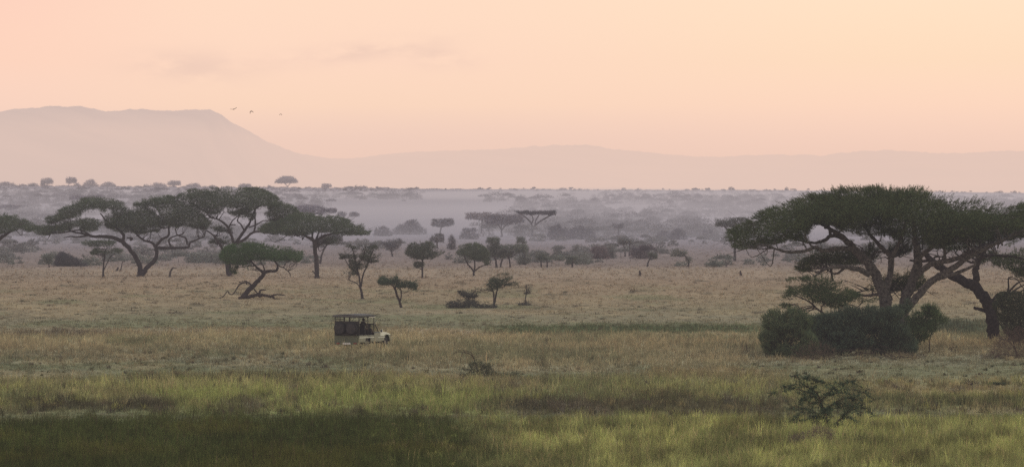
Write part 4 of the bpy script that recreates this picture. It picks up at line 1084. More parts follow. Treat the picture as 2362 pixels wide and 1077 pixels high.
dead_shrub('dark forked stick poking from the yellow green grass near the bottom', (1554, 1012), 24, .3, 1, 0, 'forked_stick', (.05, .04, .035))
Kq = lambda pts: Z(1040, 790, 10.736, pts)
dead('arching_branch', 'bare dead branch arching to the left over the low green shrub', 'branch', (1100, 856), 352,
     [Kq([(660, 760, 14), (630, 600, 13), (595, 470, 12), (540, 350, 11), (480, 290, 9), (400, 265, 8), (300, 230, 7), (180, 232, 6), (95, 258, 5), (60, 300, 3)]), Kq([(545, 355, 9), (505, 250, 8), (400, 205, 7), (300, 195, 6), (170, 200, 5), (110, 240, 3)]),
      Kq([(300, 235, 6), (260, 330, 6), (235, 480, 5)]), Kq([(220, 225, 5), (200, 180, 4), (160, 170, 3)]), Kq([(350, 245, 5), (330, 190, 4), (280, 180, 3)]), Kq([(470, 285, 5), (420, 240, 4), (330, 225, 3)])], (.07, .058, .05))
tree('low_shrub', 'low spreading green shrub under the arching dead branch', 'bush', (1105, 868),
     [Kq([(700, 880, 12), (720, 700, 9), (800, 560, 6), (880, 470, 4)]), Kq([(760, 860, 9), (950, 640, 7), (1090, 510, 4)])],
     [Kq([(520, 580), (650, 490), (780, 520), (900, 480), (1000, 560), (1040, 640), (1030, 740), (900, 860), (650, 880), (500, 850), (430, 720)]), (Kq([(1000, 840), (1050, 730), (1250, 720), (1600, 690), (1720, 730), (1760, 800), (1600, 835), (1300, 845)]), 0, 1.2),
      (Kq([(180, 840), (230, 740), (380, 660), (520, 640), (560, 840), (400, 860)]), 0, .6)],
     d=349, cover=2.6, holes=.30, leaf=(.12, .132, .082), dens=1.1, woodname='stem', crownname='foliage', clump=.5, Lmul=.8)

# ------------------------------------------------------------------ generic solid builder
class MB:
    def __init__(self): self.v = []; self.f = []
    def add(self, v, f):
        n = len(self.v); self.v += [tuple(map(float, q)) for q in v]; self.f += [tuple(i + n for i in q) for q in f]; return self
    def box(self, x0, x1, y0, y1, z0, z1):
        return self.add([(x0, y0, z0), (x1, y0, z0), (x1, y1, z0), (x0, y1, z0), (x0, y0, z1), (x1, y0, z1), (x1, y1, z1), (x0, y1, z1)],
                        [(0, 3, 2, 1), (4, 5, 6, 7), (0, 1, 5, 4), (1, 2, 6, 5), (2, 3, 7, 6), (3, 0, 4, 7)])
    def prism(self, prof, y0, y1):
        """profile in (x, z), extruded along y"""
        n = len(prof)
        v = [(x, y0, z) for x, z in prof] + [(x, y1, z) for x, z in prof]
        f = [tuple(range(n)), tuple(range(2 * n - 1, n - 1, -1))] + [(i, i + n, (i + 1) % n + n, (i + 1) % n) for i in range(n)]
        return self.add(v, f)
    def tube(self, pts, r, sides=8):
        V, q = tube_arrays(np.array(pts, float), np.full(len(pts), r) if np.isscalar(r) else r, sides)
        n = len(V)
        caps = [tuple(range(sides - 1, -1, -1)), tuple(range(n - sides, n))]
        return self.add(V, [tuple(x) for x in q] + caps)
    def lathe(self, prof, c, axis, seg=24):
        """profile (radius, along) spun round axis 'x' or 'y' through c"""
        v = []; f = []; n = len(prof)
        for i in range(seg):
            a = 2 * math.pi * i / seg
            for r, t in prof:
                p = (t, r * math.cos(a), r * math.sin(a)) if axis == 'x' else (r * math.cos(a), t, r * math.sin(a))
                v.append((c[0] + p[0], c[1] + p[1], c[2] + p[2]))
        for i in range(seg):
            for j in range(n - 1):
                f.append((i * n + j, i * n + j + 1, ((i + 1) % seg) * n + j + 1, ((i + 1) % seg) * n + j))
        return self.add(v, f)
    def ball(self, c, r, seg=12, rings=8):
        v = []; f = []
        for i in range(rings + 1):
            t = math.pi * i / rings
            for j in range(seg):
                a = 2 * math.pi * j / seg
                v.append((c[0] + r[0] * math.sin(t) * math.cos(a), c[1] + r[1] * math.sin(t) * math.sin(a), c[2] + r[2] * math.cos(t)))
        for i in range(rings):
            for j in range(seg):
                f.append((i * seg + j, (i + 1) * seg + j, (i + 1) * seg + (j + 1) % seg, i * seg + (j + 1) % seg))
        return self.add(v, f)
    def build(self, name, mat, parent=None, bevel=0.0, smooth_shade=False):
        me = bpy.data.meshes.new(name)
        me.from_pydata(self.v, [], self.f)
        bm = bmesh.new(); bm.from_mesh(me)
        bmesh.ops.recalc_face_normals(bm, faces=bm.faces)
        bm.to_mesh(me); bm.free()
        o = link(name, me, mat, parent, smooth_shade)
        if bevel:
            b = o.modifiers.new('bevel', 'BEVEL'); b.width = bevel; b.segments = 2; b.limit_method = 'ANGLE'
        return o

# ------------------------------------------------------------------ safari vehicle
OLIVE = noise_mat('olive_paint', (.072, .095, .060), (.092, .115, .072), 2.5, .42, 0, 0, .5)
CREAM = noise_mat('pale_trim_skylit_paint', (.52, .56, .48), (.60, .63, .55), 2.0, .35, 0, 0, .5)
CANVAS = noise_mat('dusty_canvas', (.085, .086, .088), (.120, .120, .115), 6.0, .95, .2)
BLACK = noise_mat('black_rubber', (.012, .012, .013), (.025, .024, .024), 14.0, .85, .2)
FRAME = noise_mat('dark_steel', (.022, .022, .020), (.038, .036, .032), 8.0, .6)
SEAT = noise_mat('seat_cover', (.022, .022, .024), (.036, .036, .038), 10, .8)
STEEL = noise_mat('wheel_steel', (.10, .10, .095), (.15, .145, .13), 8, .5, 0, .4)
WHITE = noise_mat('white_plastic', (.62, .62, .60), (.72, .72, .70), 3, .4)
REDL = noise_mat('red_lens', (.16, .022, .018), (.22, .03, .022), 4, .25)
CHROME = noise_mat('mirror_glass', (.55, .57, .60), (.65, .66, .68), 3, .12, 0, .9)
def glass_mat():
    m, nt, out = new_mat('dusty_glass')
    tr = nt.nodes.new('ShaderNodeBsdfTransparent'); tr.inputs['Color'].default_value = (.72, .74, .70, 1)
    gl = nt.nodes.new('ShaderNodeBsdfGlossy'); gl.inputs['Roughness'].default_value = .15; gl.inputs['Color'].default_value = (.8, .8, .8, 1)
    no = nt.nodes.new('ShaderNodeTexNoise'); no.inputs['Scale'].default_value = 3
    mr = nt.nodes.new('ShaderNodeMapRange'); mr.inputs['To Min'].default_value = .06; mr.inputs['To Max'].default_value = .2
    mx = nt.nodes.new('ShaderNodeMixShader')
    nt.links.new(no.outputs['Fac'], mr.inputs['Value']); nt.links.new(mr.outputs['Result'], mx.inputs[0])
    nt.links.new(tr.outputs[0], mx.inputs[1]); nt.links.new(gl.outputs[0], mx.inputs[2]); nt.links.new(mx.outputs[0], out.inputs['Surface'])
    return m
GLASS = glass_mat()

TH = math.radians(26)
VD = 415.0
HW = 1.02
rc = P(828.6, 803.6, VD)
vb = np.array([rc[0] - HW * math.cos(TH), VD + HW * math.sin(TH), 0.0])
vb[2] = gz(vb[0], vb[1])[0]
VROT = math.pi / 2 - TH
car = empty('safari_vehicle', vb, VROT)
tag(car, 'olive open sided safari vehicle with canvas roof and two spare wheels in golden grass', 'vehicle')

def arch(cx, r, z, n=7, rev=False):
    a = np.linspace(math.pi, 0, n)
    return [(cx + r * math.cos(t), z + r * math.sin(t)) for t in a]
m = MB()
for s in (-1, 1):      # tub sides and fenders, with wheel arches cut out
    y0, y1 = (s * HW, s * (HW - .05)) if s > 0 else (-HW, -HW + .05)
    m.prism([(.0, .46)] + arch(1.42, .43, .50) + [(2.36, .46), (2.36, .80), (.0, .80)], y0, y1)
    m.prism([(2.37, .46), (3.3, .46)] + arch(4.42, .44, .52)[:] + [(4.98, .56), (4.98, .93), (4.6, 1.0), (3.35, 1.13), (2.37, 1.10)], y0, y1)
    m.box(0, 2.36, min(s * HW, s * (HW - .06)) , max(s * HW, s * (HW - .06)), .803, .96)
m.box(0.0, 3.3, -.92, .92, .44, .50)
m.box(4.94, 5.0, -.90, .90, .60, .95)
m.build('body', OLIVE, car, .012)
h = MB()
h.prism([(3.36, .86), (3.36, 1.145), (3.40, 1.175), (4.2, 1.125), (4.75, 1.035), (4.985, .96), (4.985, .90), (4.72, .93), (4.1, .95), (3.95, .86)], -HW - .006, HW + .006)
h.build('bonnet', CREAM, car, .02)  # bonnet's brightness under the sky is put into this pale paint
MB().box(-.03, -.002, -1.015, 1.015, .42, .955).box(-.045, -.032, -.9, -.05, .5, .9).box(-.045, -.032, .05, .9, .5, .9).build('tailgate', OLIVE, car, .008)
for s in (-1, 1):
    MB().box(.02, 2.36, s * HW - .012 if s > 0 else -HW - .012, s * HW + .012 if s > 0 else -HW + .012, .775, .825).box(3.0, 4.1, s * HW - .012 if s > 0 else -HW - .012, s * HW + .012 if s > 0 else -HW + .012, .75, .79).build('side_rail_highlight', CREAM, car, .004)  # rear strip is trim; front strip is the fender's highlight, painted pale
# canvas roof: gently bowed sheet with hanging edges
m = MB()
nx, ny = 9, 9
vs, fs = [], []
for i in range(nx):
    for j in range(ny):
        t = j / (ny - 1) * 2 - 1
        xx = -.16 + 2.62 * i / (nx - 1)
        vs.append((xx, t * 1.11, 2.50 - .07 * t * t - .015 * math.cos(i * math.pi) - (.05 if i == nx - 1 else 0)))
for i in range(nx - 1):
    for j in range(ny - 1):
        fs.append((i * ny + j, i * ny + j + 1, (i + 1) * ny + j + 1, (i + 1) * ny + j))
m.add(vs, fs)
o = m.build('canvas_roof', CANVAS, car, 0, True); sm = o.modifiers.new('thick', 'SOLIDIFY'); sm.thickness = .03
v = MB()
v.box(-.17, -.15, -1.10, 1.10, 2.30, 2.44)
for s in (-1, 1): v.box(-.15, 2.42, s * 1.105 - .012, s * 1.105 + .012, 2.33, 2.43)
v.build('canvas_valance', CANVAS, o, .01)
MB().prism([(2.47, 2.42), (3.75, 2.33), (3.75, 2.315), (2.47, 2.385)], -.98, .98).build('front_awning', CANVAS, car, .004)
f = MB()
for s in (-1, 1):
    y = s * .99
    for x0 in (.03, 1.43, 2.38): f.tube([(x0, y, .8), (x0, y, 2.32)], .032)
    f.tube([(0, y, 2.30), (2.45, y, 2.30)], .03); f.tube([(0, y, 1.97), (1.43, y, 1.97)], .026)
    f.tube([(2.4, y, 1.85), (3.45, y, 2.33)], .014)
for z in (1.97, 2.30): f.tube([(.03, -.94, z), (.03, .94, z)], .03)
f.tube([(.03, .2, 2.16), (.03, .94, 2.16)], .02)
for y in (.57, .20, -.17): f.tube([(.03, y, 1.97), (.03, y, 2.30)], .026)
f.tube([(.03, -.4, 2.28), (.03, -.2, 1.99)], .014)
for x0 in (1.43, 2.38): f.tube([(x0, -.94, 2.30), (x0, .94, 2.30)], .026)
f.build('roof_frame', FRAME, car, 0, True)
MB().box(-.004, .03, -1.005, 1.005, .96, 1.955).build('rear_panel', FRAME, car, .01)
for y in (.47, -.49):
    wv = MB().lathe([(.22, -.13), (.40, -.15), (.455, -.09), (.465, 0), (.455, .09), (.40, .12), (.2, .12)], (-.18, y, 1.47), 'x', 28).build('spare_wheel', BLACK, car, 0, True)
    MB().lathe([(.0, -.165), (.10, -.165), (.36, -.15), (.40, -.142), (.415, -.115)], (-.18, y, 1.47), 'x', 28).build('wheel_cover', noise_mat('wheel_cover', (.028, .027, .028), (.045, .042, .042), 5, .8, .3), wv, 0, True)
MB().box(-.20, -.03, -.9, .92, 1.0, 1.08).tube([(-.1, -.02, .95), (-.1, -.02, 1.9)], .03).build('wheel_carrier', FRAME, car, .01)
for y in (.70, -.70): MB().box(-.065, -.03, y - .13, y + .13, .335, .425).build('tail_light', REDL, car, .01)
MB().box(-.07, -.055, -.34, .34, .30, .43).build('number_plate', WHITE, car, .004)
for s in (-1, 1): MB().box(1.55, 2.42, s * 1.03 - .015, s * 1.03 + .015, 2.235, 2.285).build('white_roof_bar', WHITE, car, .006)  # plain white strip along the roof edge
MB().box(-.05, .06, -.95, .95, .28, .44).build('rear_bumper', OLIVE, car, .01)
for x0, y in ((1.42, -.80), (1.42, .80), (4.42, -.80), (4.42, .80)):
    wv = MB().lathe([(.20, -.11), (.33, -.12), (.375, -.09), (.385, 0), (.375, .09), (.33, .12), (.20, .11)], (x0, y, .385), 'y', 28).build('wheel', BLACK, car, 0, True)
    s = -1 if y < 0 else 1
    MB().lathe([(.0, s * .06), (.07, s * .10), (.09, s * .05), (.17, s * .04), (.205, s * .105), (.21, s * .02)], (x0, y, .385), 'y', 24).build('rim', STEEL, wv, 0, True)
MB().box(.3, 4.9, -.42, .42, .30, .40).build('chassis', FRAME, car)
f = MB()
for s in (-1, 1):
    f.tube([(3.42, s * .86, 1.12), (2.92, s * .80, 1.74)], .035)
f.tube([(2.92, -.8, 1.745), (2.92, .8, 1.745)], .04); f.tube([(3.42, -.86, 1.13), (3.42, .86, 1.13)], .03)
f.tube([(2.38, -.9, 1.74), (2.92, -.8, 1.745)], .035); f.tube([(2.38, .9, 1.74), (2.92, .8, 1.745)], .035)
ws = f.build('windscreen_frame', FRAME, car, 0, True)
MB().add([(3.40, -.84, 1.14), (3.40, .84, 1.14), (2.93, .79, 1.73), (2.93, -.79, 1.73)], [(0, 1, 2, 3)]).build('glass', GLASS, ws)
MB().box(3.05, 3.40, -.85, .85, .95, 1.12).build('dashboard', FRAME, car, .02)
MB().tube([(2.98 + .06 * math.sin(a), -.42 + .18 * math.cos(a), 1.18 + .18 * math.sin(a)) for a in np.linspace(0, 2 * math.pi, 17)], .016, 6).tube([(3.2, -.42, 1.02), (2.98, -.42, 1.18)], .02).build('steering_wheel', FRAME, car, 0, True)
for s in (-1, 1):
    mo = MB().tube([(3.32, s * .90, 1.14), (3.36, s * 1.06, 1.22)], .014).box(3.34, 3.40, s * 1.11 - .08, s * 1.11 + .08, 1.14, 1.34).build('wing_mirror', WHITE, car, .012)
    MB().box(3.328, 3.338, s * 1.11 - .065, s * 1.11 + .065, 1.16, 1.32).build('mirror_face', CHROME, mo)
    MB().ball((4.99, s * .72, .86), (.05, .11, .11)).build('headlight', WHITE, car, 0, True)
    MB().ball((4.72, s * .78, 1.06), (.07, .05, .05)).build('side_lamp', WHITE, car, 0, True)
MB().tube([(5.12, -.9, .58), (5.12, -.62, 1.0), (5.12, .62, 1.0), (5.12, .9, .58)], .035).tube([(5.12, -.62, .62), (5.12, .62, .62)], .035).tube([(5.12, -.3, .5), (5.12, -.3, 1.0)], .025).tube([(5.12, .3, .5), (5.12, .3, 1.0)], .025).box(5.0, 5.14, -.93, .93, .44, .60).build('bull_bar', FRAME, car, .01)
def seat(x, y, z):
    MB().box(x, x + .5, y - .27, y + .27, z - .12, z).prism([(x - .10, z - .02), (x + .02, z - .02), (x - .06, z + .62), (x - .16, z + .62)], y - .26, y + .26).box(x - .16, x - .07, y - .14, y + .14, z + .64, z + .82).box(x + .02, x + .46, y - .24, y + .24, .502, z - .122).build('seat', SEAT, car, .025)
for x, z in ((.65, 1.02), (1.58, 1.00), (2.58, .84)):
    for y in (-.46, .46): seat(x, y, z)

# ------------------------------------------------------------------ people in the vehicle
SKIN = noise_mat('dark_skin', (.045, .028, .020), (.055, .034, .024), 6, .6)
def person(label, local, shirt, hat=None):
    """seated figure grown as one skinned surface; local = seat point (x, y, z) in the vehicle"""
    p = Matrix.Rotation(VROT, 4, 'Z') @ Vector(local)
    root = empty('person', (vb[0] + p.x, vb[1] + p.y, vb[2] + p.z), VROT)
    tag(root, label, 'person')
    J = [((.0, 0, .08), .15), ((.02, 0, .25), .14), ((.03, 0, .42), .155), ((.03, 0, .52), .12), ((.04, 0, .58), .055), ((.06, 0, .67), .075), ((.065, 0, .76), .088), ((.055, 0, .83), .06), ((.145, 0, .715), .022),
         ((.02, .19, .50), .065), ((.06, .26, .26), .05), ((.30, .20, .20), .042), ((.38, .18, .23), .035), ((.02, -.19, .50), .065), ((.06, -.26, .26), .05), ((.30, -.20, .20), .042), ((.38, -.18, .23), .035),
         ((.10, .11, .08), .10), ((.46, .12, .09), .075), ((.48, .12, -.30), .055), ((.58, .12, -.36), .04), ((.10, -.11, .08), .10), ((.46, -.12, .09), .075), ((.48, -.12, -.30), .055), ((.58, -.12, -.36), .04),
         ((.06, .085, .70), .02), ((.06, -.085, .70), .02)]
    E = [(0, 1), (1, 2), (2, 3), (3, 4), (4, 5), (5, 6), (6, 7), (5, 8), (3, 9), (9, 10), (10, 11), (11, 12), (3, 13), (13, 14), (14, 15), (15, 16), (0, 17), (17, 18), (18, 19), (19, 20), (0, 21), (21, 22), (22, 23), (23, 24), (5, 25), (5, 26)]
    k = len(J)
    for s, base in ((1, 12), (-1, 16)):                 # hands: four fingers and a thumb each
        for i, dy in enumerate((-.03, -.01, .01, .03)):
            J.append(((.425 + .008 * (1 - abs(i - 1.4)), .18 * s + dy, .235), .011)); J.append(((.465 + .01 * (1 - abs(i - 1.4)), .18 * s + dy * 1.1, .215), .009))
            E += [(base, len(J) - 2), (len(J) - 2, len(J) - 1)]
        J.append(((.40, (.18 - .045) * s, .25), .012)); E.append((base, len(J) - 1))
    me = bpy.data.meshes.new('body')
    bm = bmesh.new()
    sl = bm.verts.layers.skin.verify()
    vs = []
    for i, (c, r) in enumerate(J):
        q = bm.verts.new(c); q[sl].radius = (r, r); q[sl].use_root = (i == 0); vs.append(q)
    for a, b in E: bm.edges.new((vs[a], vs[b]))
    bm.to_mesh(me); bm.free()
    o = link('body', me, SKIN, root)
    o.modifiers.new('skin', 'SKIN'); ss = o.modifiers.new('sub', 'SUBSURF'); ss.levels = 1; ss.render_levels = 1
    # shirt over the torso, hair or cap on the head
    MB().add(*(lambda: (lambda V, q: (V, [tuple(x) for x in q]))(*tube_arrays(np.array([(0, 0, .10), (.02, 0, .25), (.03, 0, .40), (.03, 0, .50), (.035, 0, .555)]), np.array([.17, .16, .18, .16, .07]), 14)))()).build('shirt', shirt, root, 0, True)
    if hat: MB().ball((.05, 0, .80), (.105, .098, .075)).box(.10, .24, -.07, .07, .79, .805).build('cap', hat, root, .01, True)
    else: MB().ball((.045, 0, .795), (.105, .098, .085)).build('hair', noise_mat('black_hair', (.01, .01, .01), (.02, .018, .016), 30, .9), root, 0, True)
SHIRT1 = noise_mat('dark_shirt', (.030, .030, .032), (.045, .043, .045), 8, .9)
SHIRT2 = noise_mat('grey_shirt', (.05, .05, .048), (.075, .072, .068), 8, .9)
person('person in dark shirt sitting high in the rear seats of the safari vehicle', (1.62, -.50, 1.34), SHIRT1)
person('person in dark cap sitting at the steering wheel of the safari vehicle', (2.62, -.46, .88), SHIRT2, noise_mat('dark_cap', (.02, .02, .02), (.03, .03, .03), 8, .9))

# ------------------------------------------------------------------ birds
FEATHER = noise_mat('brown_feathers', (.035, .022, .016), (.055, .036, .026), 9, .8)
PALE = noise_mat('pale_feathers', (.22, .18, .16), (.30, .25, .22), 9, .8)
def flying(label, px, py, d, wings, span, yaw):
    """wings: for each wing list of (out, up) as fractions of the span"""
    root = empty('flying_bird', P(px, py, d), yaw)
    tag(root, label, 'bird')
    L = span * .5
    MB().ball((0, 0, 0), (L * .16, L * .46, L * .15), 10, 7).ball((0, L * .50, L * .05), (L * .10, L * .14, L * .10), 8, 6).add([(0, L * .62, L * .06), (L * .03, L * .62, L * .03), (0, L * .78, L * .03)], [(0, 1, 2)]).build('body', FEATHER, root, 0, True)
    MB().add([(-.03 * L, -.35 * L, 0), (.03 * L, -.35 * L, 0), (.12 * L, -.78 * L, .02 * L), (-.12 * L, -.78 * L, .02 * L)], [(0, 1, 2, 3)]).build('tail', FEATHER, root)
    for wpts in wings:
        V = []
        n = len(wpts)
        for i, (a, b) in enumerate(wpts):
            ch = L * (.42, .46, .38, .10)[min(3, int(i * 3.99 / (n - 1)))] * .9
            sw = -L * .10 * i / (n - 1)
            V += [(a * span, ch * .55 + sw, b * span), (a * span, -ch * .55 + sw, b * span - .012 * span)]
        Fq_ = [(2 * i, 2 * i + 1, 2 * i + 3, 2 * i + 2) for i in range(n - 1)]
        o = MB().add(V, Fq_).build('wing', FEATHER, root); sm = o.modifiers.new('t', 'SOLIDIFY'); sm.thickness = .03 * span
flying('bird gliding with one wing raised, leftmost of the three in the sky', 539, 252.5, 880, [[(0, 0), (-.18, .015), (-.36, .035), (-.55, .03)], [(0, 0), (.16, .07), (.30, .15), (.46, .24)]], 1.1, .3)
flying('bird with both wings swept down, darkest and middle of the three in the sky', 580, 257, 700, [[(0, 0), (-.16, .02), (-.28, -.14), (-.30, -.42)], [(0, 0), (.15, .03), (.27, -.08), (.33, -.26)]], .72, .5)
flying('smaller bird with wings arched down, rightmost of the three in the sky', 647.5, 263.5, 940, [[(0, 0), (-.18, .02), (-.30, -.12), (-.36, -.33)], [(0, 0), (.18, .0), (.30, -.14), (.32, -.36)]], .62, -.4)
gb = P(2236, 893, dist_of(893)); gb[2] = gz(gb[0], gb[1])[0]
wb = empty('wading_bird', gb, math.pi)
tag(wb, 'small bird with dark head and pale back standing on short grass at far right', 'bird')
MB().ball((0, 0, .22), (.15, .075, .075), 12, 8).add([(-.13, -.03, .24), (-.13, .03, .24), (-.26, .02, .19), (-.26, -.02, .19)], [(0, 1, 2, 3)]).build('body', PALE, wb, 0, True)
MB().ball((.16, 0, .31), (.055, .045, .05), 10, 7).tube([(.10, 0, .25), (.14, 0, .30)], .04).tube([(.20, 0, .305), (.27, 0, .295)], [.014, .004]).build('head', FEATHER, wb, 0, True)
for s in (-1, 1): MB().tube([(.0, s * .03, .17), (-.02, s * .03, .09), (.01, s * .03, 0)], .009, 5).build('leg', FEATHER, wb)
for s in (-1, 1): MB().ball((-.02, s * .055, .225), (.13, .03, .06), 10, 7).build('wing', FEATHER, wb, 0, True)
tree('dark_tussock', 'low dark green rounded tussock on the short grass at far right', 'plant', (2298, 891), [], [Z(2180, 860, 12.978, [(1230, 390), (1300, 340), (1400, 300), (1530, 290), (1650, 310), (1780, 320), (1850, 370), (1820, 395), (1500, 400)])],
     cover=5, holes=.1, leaf=(.11, .14, .09), crownname='foliage', Lmul=.5, clump=.4, fringe=0)

# ------------------------------------------------------------------ mountains
def mountains():
    prof = np.array([(-6000, 380), (-3000, 300), (-1200, 270), (-400, 262), (0, 258), (60, 250), (130, 245), (190, 246), (230, 254), (265, 258), (300, 252), (360, 254), (400, 257), (430, 254), (485, 252), (510, 265), (540, 286), (570, 301), (600, 318), (620, 327), (660, 345), (700, 357), (760, 366),
                     (820, 364), (900, 356), (960, 350), (1040, 347), (1130, 346), (1200, 340), (1270, 336), (1350, 333), (1400, 342), (1450, 348), (1520, 355), (1600, 362), (1650, 363), (1740, 357), (1800, 356), (1890, 359), (1990, 348), (2060, 347), (2130, 351), (2190, 355), (2250, 352), (2320, 347), (2362, 348), (3200, 352), (5000, 380), (8000, 420)], float)
    px = np.unique(np.concatenate([np.linspace(-6000, 0, 60), np.linspace(0, 2362, 700), np.linspace(2362, 8000, 60)]))
    py = np.interp(px, prof[:, 0], prof[:, 1])
    fine = (noise2(px, px * 0, 22, 1, 301, 3) - .5) * 5 + (noise2(px, px * 0, 5, 1, 305, 2) - .5) * 2.0
    py = py + fine
    D = np.interp(px, [-6000, 0, 500, 800, 1400, 8000], [23000, 24800, 27000, 31500, 34500, 35500])
    H = CAMH + (HORIZON - py) / F * D
    rows = []
    ts = np.linspace(0, 1, 22)
    for t in ts:                                         # front slope rising to the crest
        y = D - (1 - t) * 5200
        x = (px - 1181) / F * D
        rough = noise2(x, y, 1500, 1500, 311, 3) - .5
        z = H * smooth(0, 1.02, t ** 1.2) + rough * 90 * np.sin(t * math.pi) * (H / 250).clip(.3, 1.5)
        if t == 1: z = H
        rows.append(np.stack([x, y, z - 6 * (1 - t)], 1))
    for t in np.linspace(.2, 1, 5):
        rows.append(np.stack([(px - 1181) / F * D, D + t * 5200, H * (1 - t ** 1.3) - 6 * t], 1))
    V = np.vstack(rows)
    n = len(px); r = len(rows)
    idx = np.arange(n * r).reshape(r, n)
    q = np.stack([idx[:-1, :-1], idx[:-1, 1:], idx[1:, 1:], idx[1:, :-1]], -1).reshape(-1, 4)
    me = raw_mesh('mountain', V, q, np.tile(np.array([.30, .27, .30]), (len(V), 1)))  # slope colour lightened to make up for the thin haze
    m = tint_mat('mountain_scrub', 0, .002, .25)
    tag(link('mountain', me, m, None, True), kind='structure')
mountains()

# ------------------------------------------------------------------ haze: the air itself, one big volume with added glow that also holds the camera
SIG = np.array([6.6e-5, 8.2e-5, 10.6e-5]) * 1.0
AIR = np.array([.835, .590, .490])
def haze_volume(name, label, ztop, sig, air):
    b = MB().box(-42000, 42000, -900, 46000, -120, ztop)
    m, nt, out = new_mat(name)
    D = float(sig.max() * 1.25)
    ab = nt.nodes.new('ShaderNodeVolumeAbsorption'); ab.inputs['Density'].default_value = D
    ab.inputs['Color'].default_value = (*[float(1 - s / D) for s in sig], 1)
    em = nt.nodes.new('ShaderNodeEmission')  # emission stands in for skylight scattered by the air
    e = air * sig; k = float(e.max())
    em.inputs['Color'].default_value = (*[float(v / k) for v in e], 1); em.inputs['Strength'].default_value = k
    ad = nt.nodes.new('ShaderNodeAddShader')
    nt.links.new(ab.outputs[0], ad.inputs[0]); nt.links.new(em.outputs[0], ad.inputs[1]); nt.links.new(ad.outputs[0], out.inputs['Volume'])
    o = b.build(name, m)
    tag(o, label, 'haze', kind='stuff')
haze_volume('haze', 'thin pinkish morning haze filling the air over the whole plain', 300, SIG, AIR)

def mist_bank():
    """a low bank of ground mist lying in front of the far slope"""
    ys = np.linspace(1230, 3900, 36); us = np.linspace(-.16, .16, 60)
    Y, U = np.meshgrid(ys, us, indexing='ij'); y = Y.ravel(); x = (U * Y).ravel()
    t = (y - 1230) / 2670
    prof = np.sin(np.pi * np.clip(t, 0, 1)) ** .6
    ed = smooth(.16, .135, np.abs(U.ravel()))
    pxx = 1181 + U.ravel() * F
    top = gz(x, y) * .9 + prof * ed * (4.9 + 2.6 * noise2(x, y, 260, 600, 401, 2) + 2.2 * smooth(900, 1400, pxx))
    nr, nc = len(ys), len(us); n = nr * nc
    idx = np.arange(n).reshape(nr, nc)
    tq = np.stack([idx[:-1, :-1], idx[:-1, 1:], idx[1:, 1:], idx[1:, :-1]], -1).reshape(-1, 4)
    loop = np.concatenate([idx[0, :], idx[1:, -1], idx[-1, -2::-1], idx[-2:0:-1, 0]])
    l2 = np.roll(loop, -1)
    sq = np.stack([loop + n, l2 + n, l2, loop], -1)
    V = np.vstack([np.stack([x, y, top], 1), np.stack([x, y, np.full(n, -25.0)], 1)])
    Q = np.vstack([tq, tq[:, ::-1] + n, sq])
    m, nt, out = new_mat('mist')
    sig = np.array([8.6e-4, 9.0e-4, 9.6e-4]); air = np.array([.480, .432, .455])
    D = float(sig.max() * 1.25)
    ab = nt.nodes.new('ShaderNodeVolumeAbsorption'); ab.inputs['Density'].default_value = D
    ab.inputs['Color'].default_value = (*[float(1 - q / D) for q in sig], 1)
    em = nt.nodes.new('ShaderNodeEmission'); e = air * sig; k = float(e.max())  # added glow replaces daylight scattered inside the mist
    em.inputs['Color'].default_value = (*[float(v / k) for v in e], 1); em.inputs['Strength'].default_value = k
    ad = nt.nodes.new('ShaderNodeAddShader')
    nt.links.new(ab.outputs[0], ad.inputs[0]); nt.links.new(em.outputs[0], ad.inputs[1]); nt.links.new(ad.outputs[0], out.inputs['Volume'])
    tag(link('mist_bank', raw_mesh('mist_bank', V, Q), m), 'low bank of pale lilac ground mist in front of the far slope', 'mist', kind='stuff')
mist_bank()

# ------------------------------------------------------------------ light and sky
SUN_EL, SUN_AZ = math.radians(9), math.radians(58)       # azimuth measured from the view direction towards the right
world = bpy.data.worlds.new('World'); scene.world = world; world.use_nodes = True
nt = world.node_tree; nt.nodes.clear()
N = nt.nodes.new
def math_node(op, a, b=None):
    n = N('ShaderNodeMath'); n.operation = op
    for i, v in enumerate((a, b)):
        if v is None: continue
        if isinstance(v, (int, float)): n.inputs[i].default_value = v
        else: nt.links.new(v, n.inputs[i])
    return n.outputs[0]
def ramp(val, stops, lo, hi, interp='LINEAR'):
    mr = N('ShaderNodeMapRange'); mr.inputs['From Min'].default_value = lo; mr.inputs['From Max'].default_value = hi
    nt.links.new(val, mr.inputs['Value'])
    cr = N('ShaderNodeValToRGB'); cr.color_ramp.interpolation = interp
    el = cr.color_ramp.elements
    while len(el) < len(stops): el.new(.5)
    for e_, (p_, c_) in zip(el, stops):
        e_.position = p_; e_.color = (*c_, 1)
    nt.links.new(mr.outputs[0], cr.inputs[0])
    return cr.outputs[0]
def mixc(fac, a, b, mode='MIX'):
    n = N('ShaderNodeMix'); n.data_type = 'RGBA'; n.blend_type = mode
    if isinstance(fac, (int, float)): n.inputs['Factor'].default_value = fac
    else: nt.links.new(fac, n.inputs['Factor'])
    for s, v in (('A', a), ('B', b)):
        if isinstance(v, tuple): n.inputs[s].default_value = (*v, 1)
        else: nt.links.new(v, n.inputs[s])
    return n.outputs['Result']
sky = N('ShaderNodeTexSky'); sky.sky_type = 'NISHITA'; sky.sun_disc = False
sky.sun_elevation = SUN_EL; sky.sun_rotation = SUN_AZ; sky.dust_density = 3.0; sky.altitude = 1000
skc = mixc(1.0, sky.outputs[0], (.10, .10, .10), 'MULTIPLY')
tc = N('ShaderNodeTexCoord')
sep = N('ShaderNodeSeparateXYZ'); nt.links.new(tc.outputs['Generated'], sep.inputs[0])
elev = sep.outputs['Z']
az = math_node('ARCTAN2', sep.outputs['X'], sep.outputs['Y'])
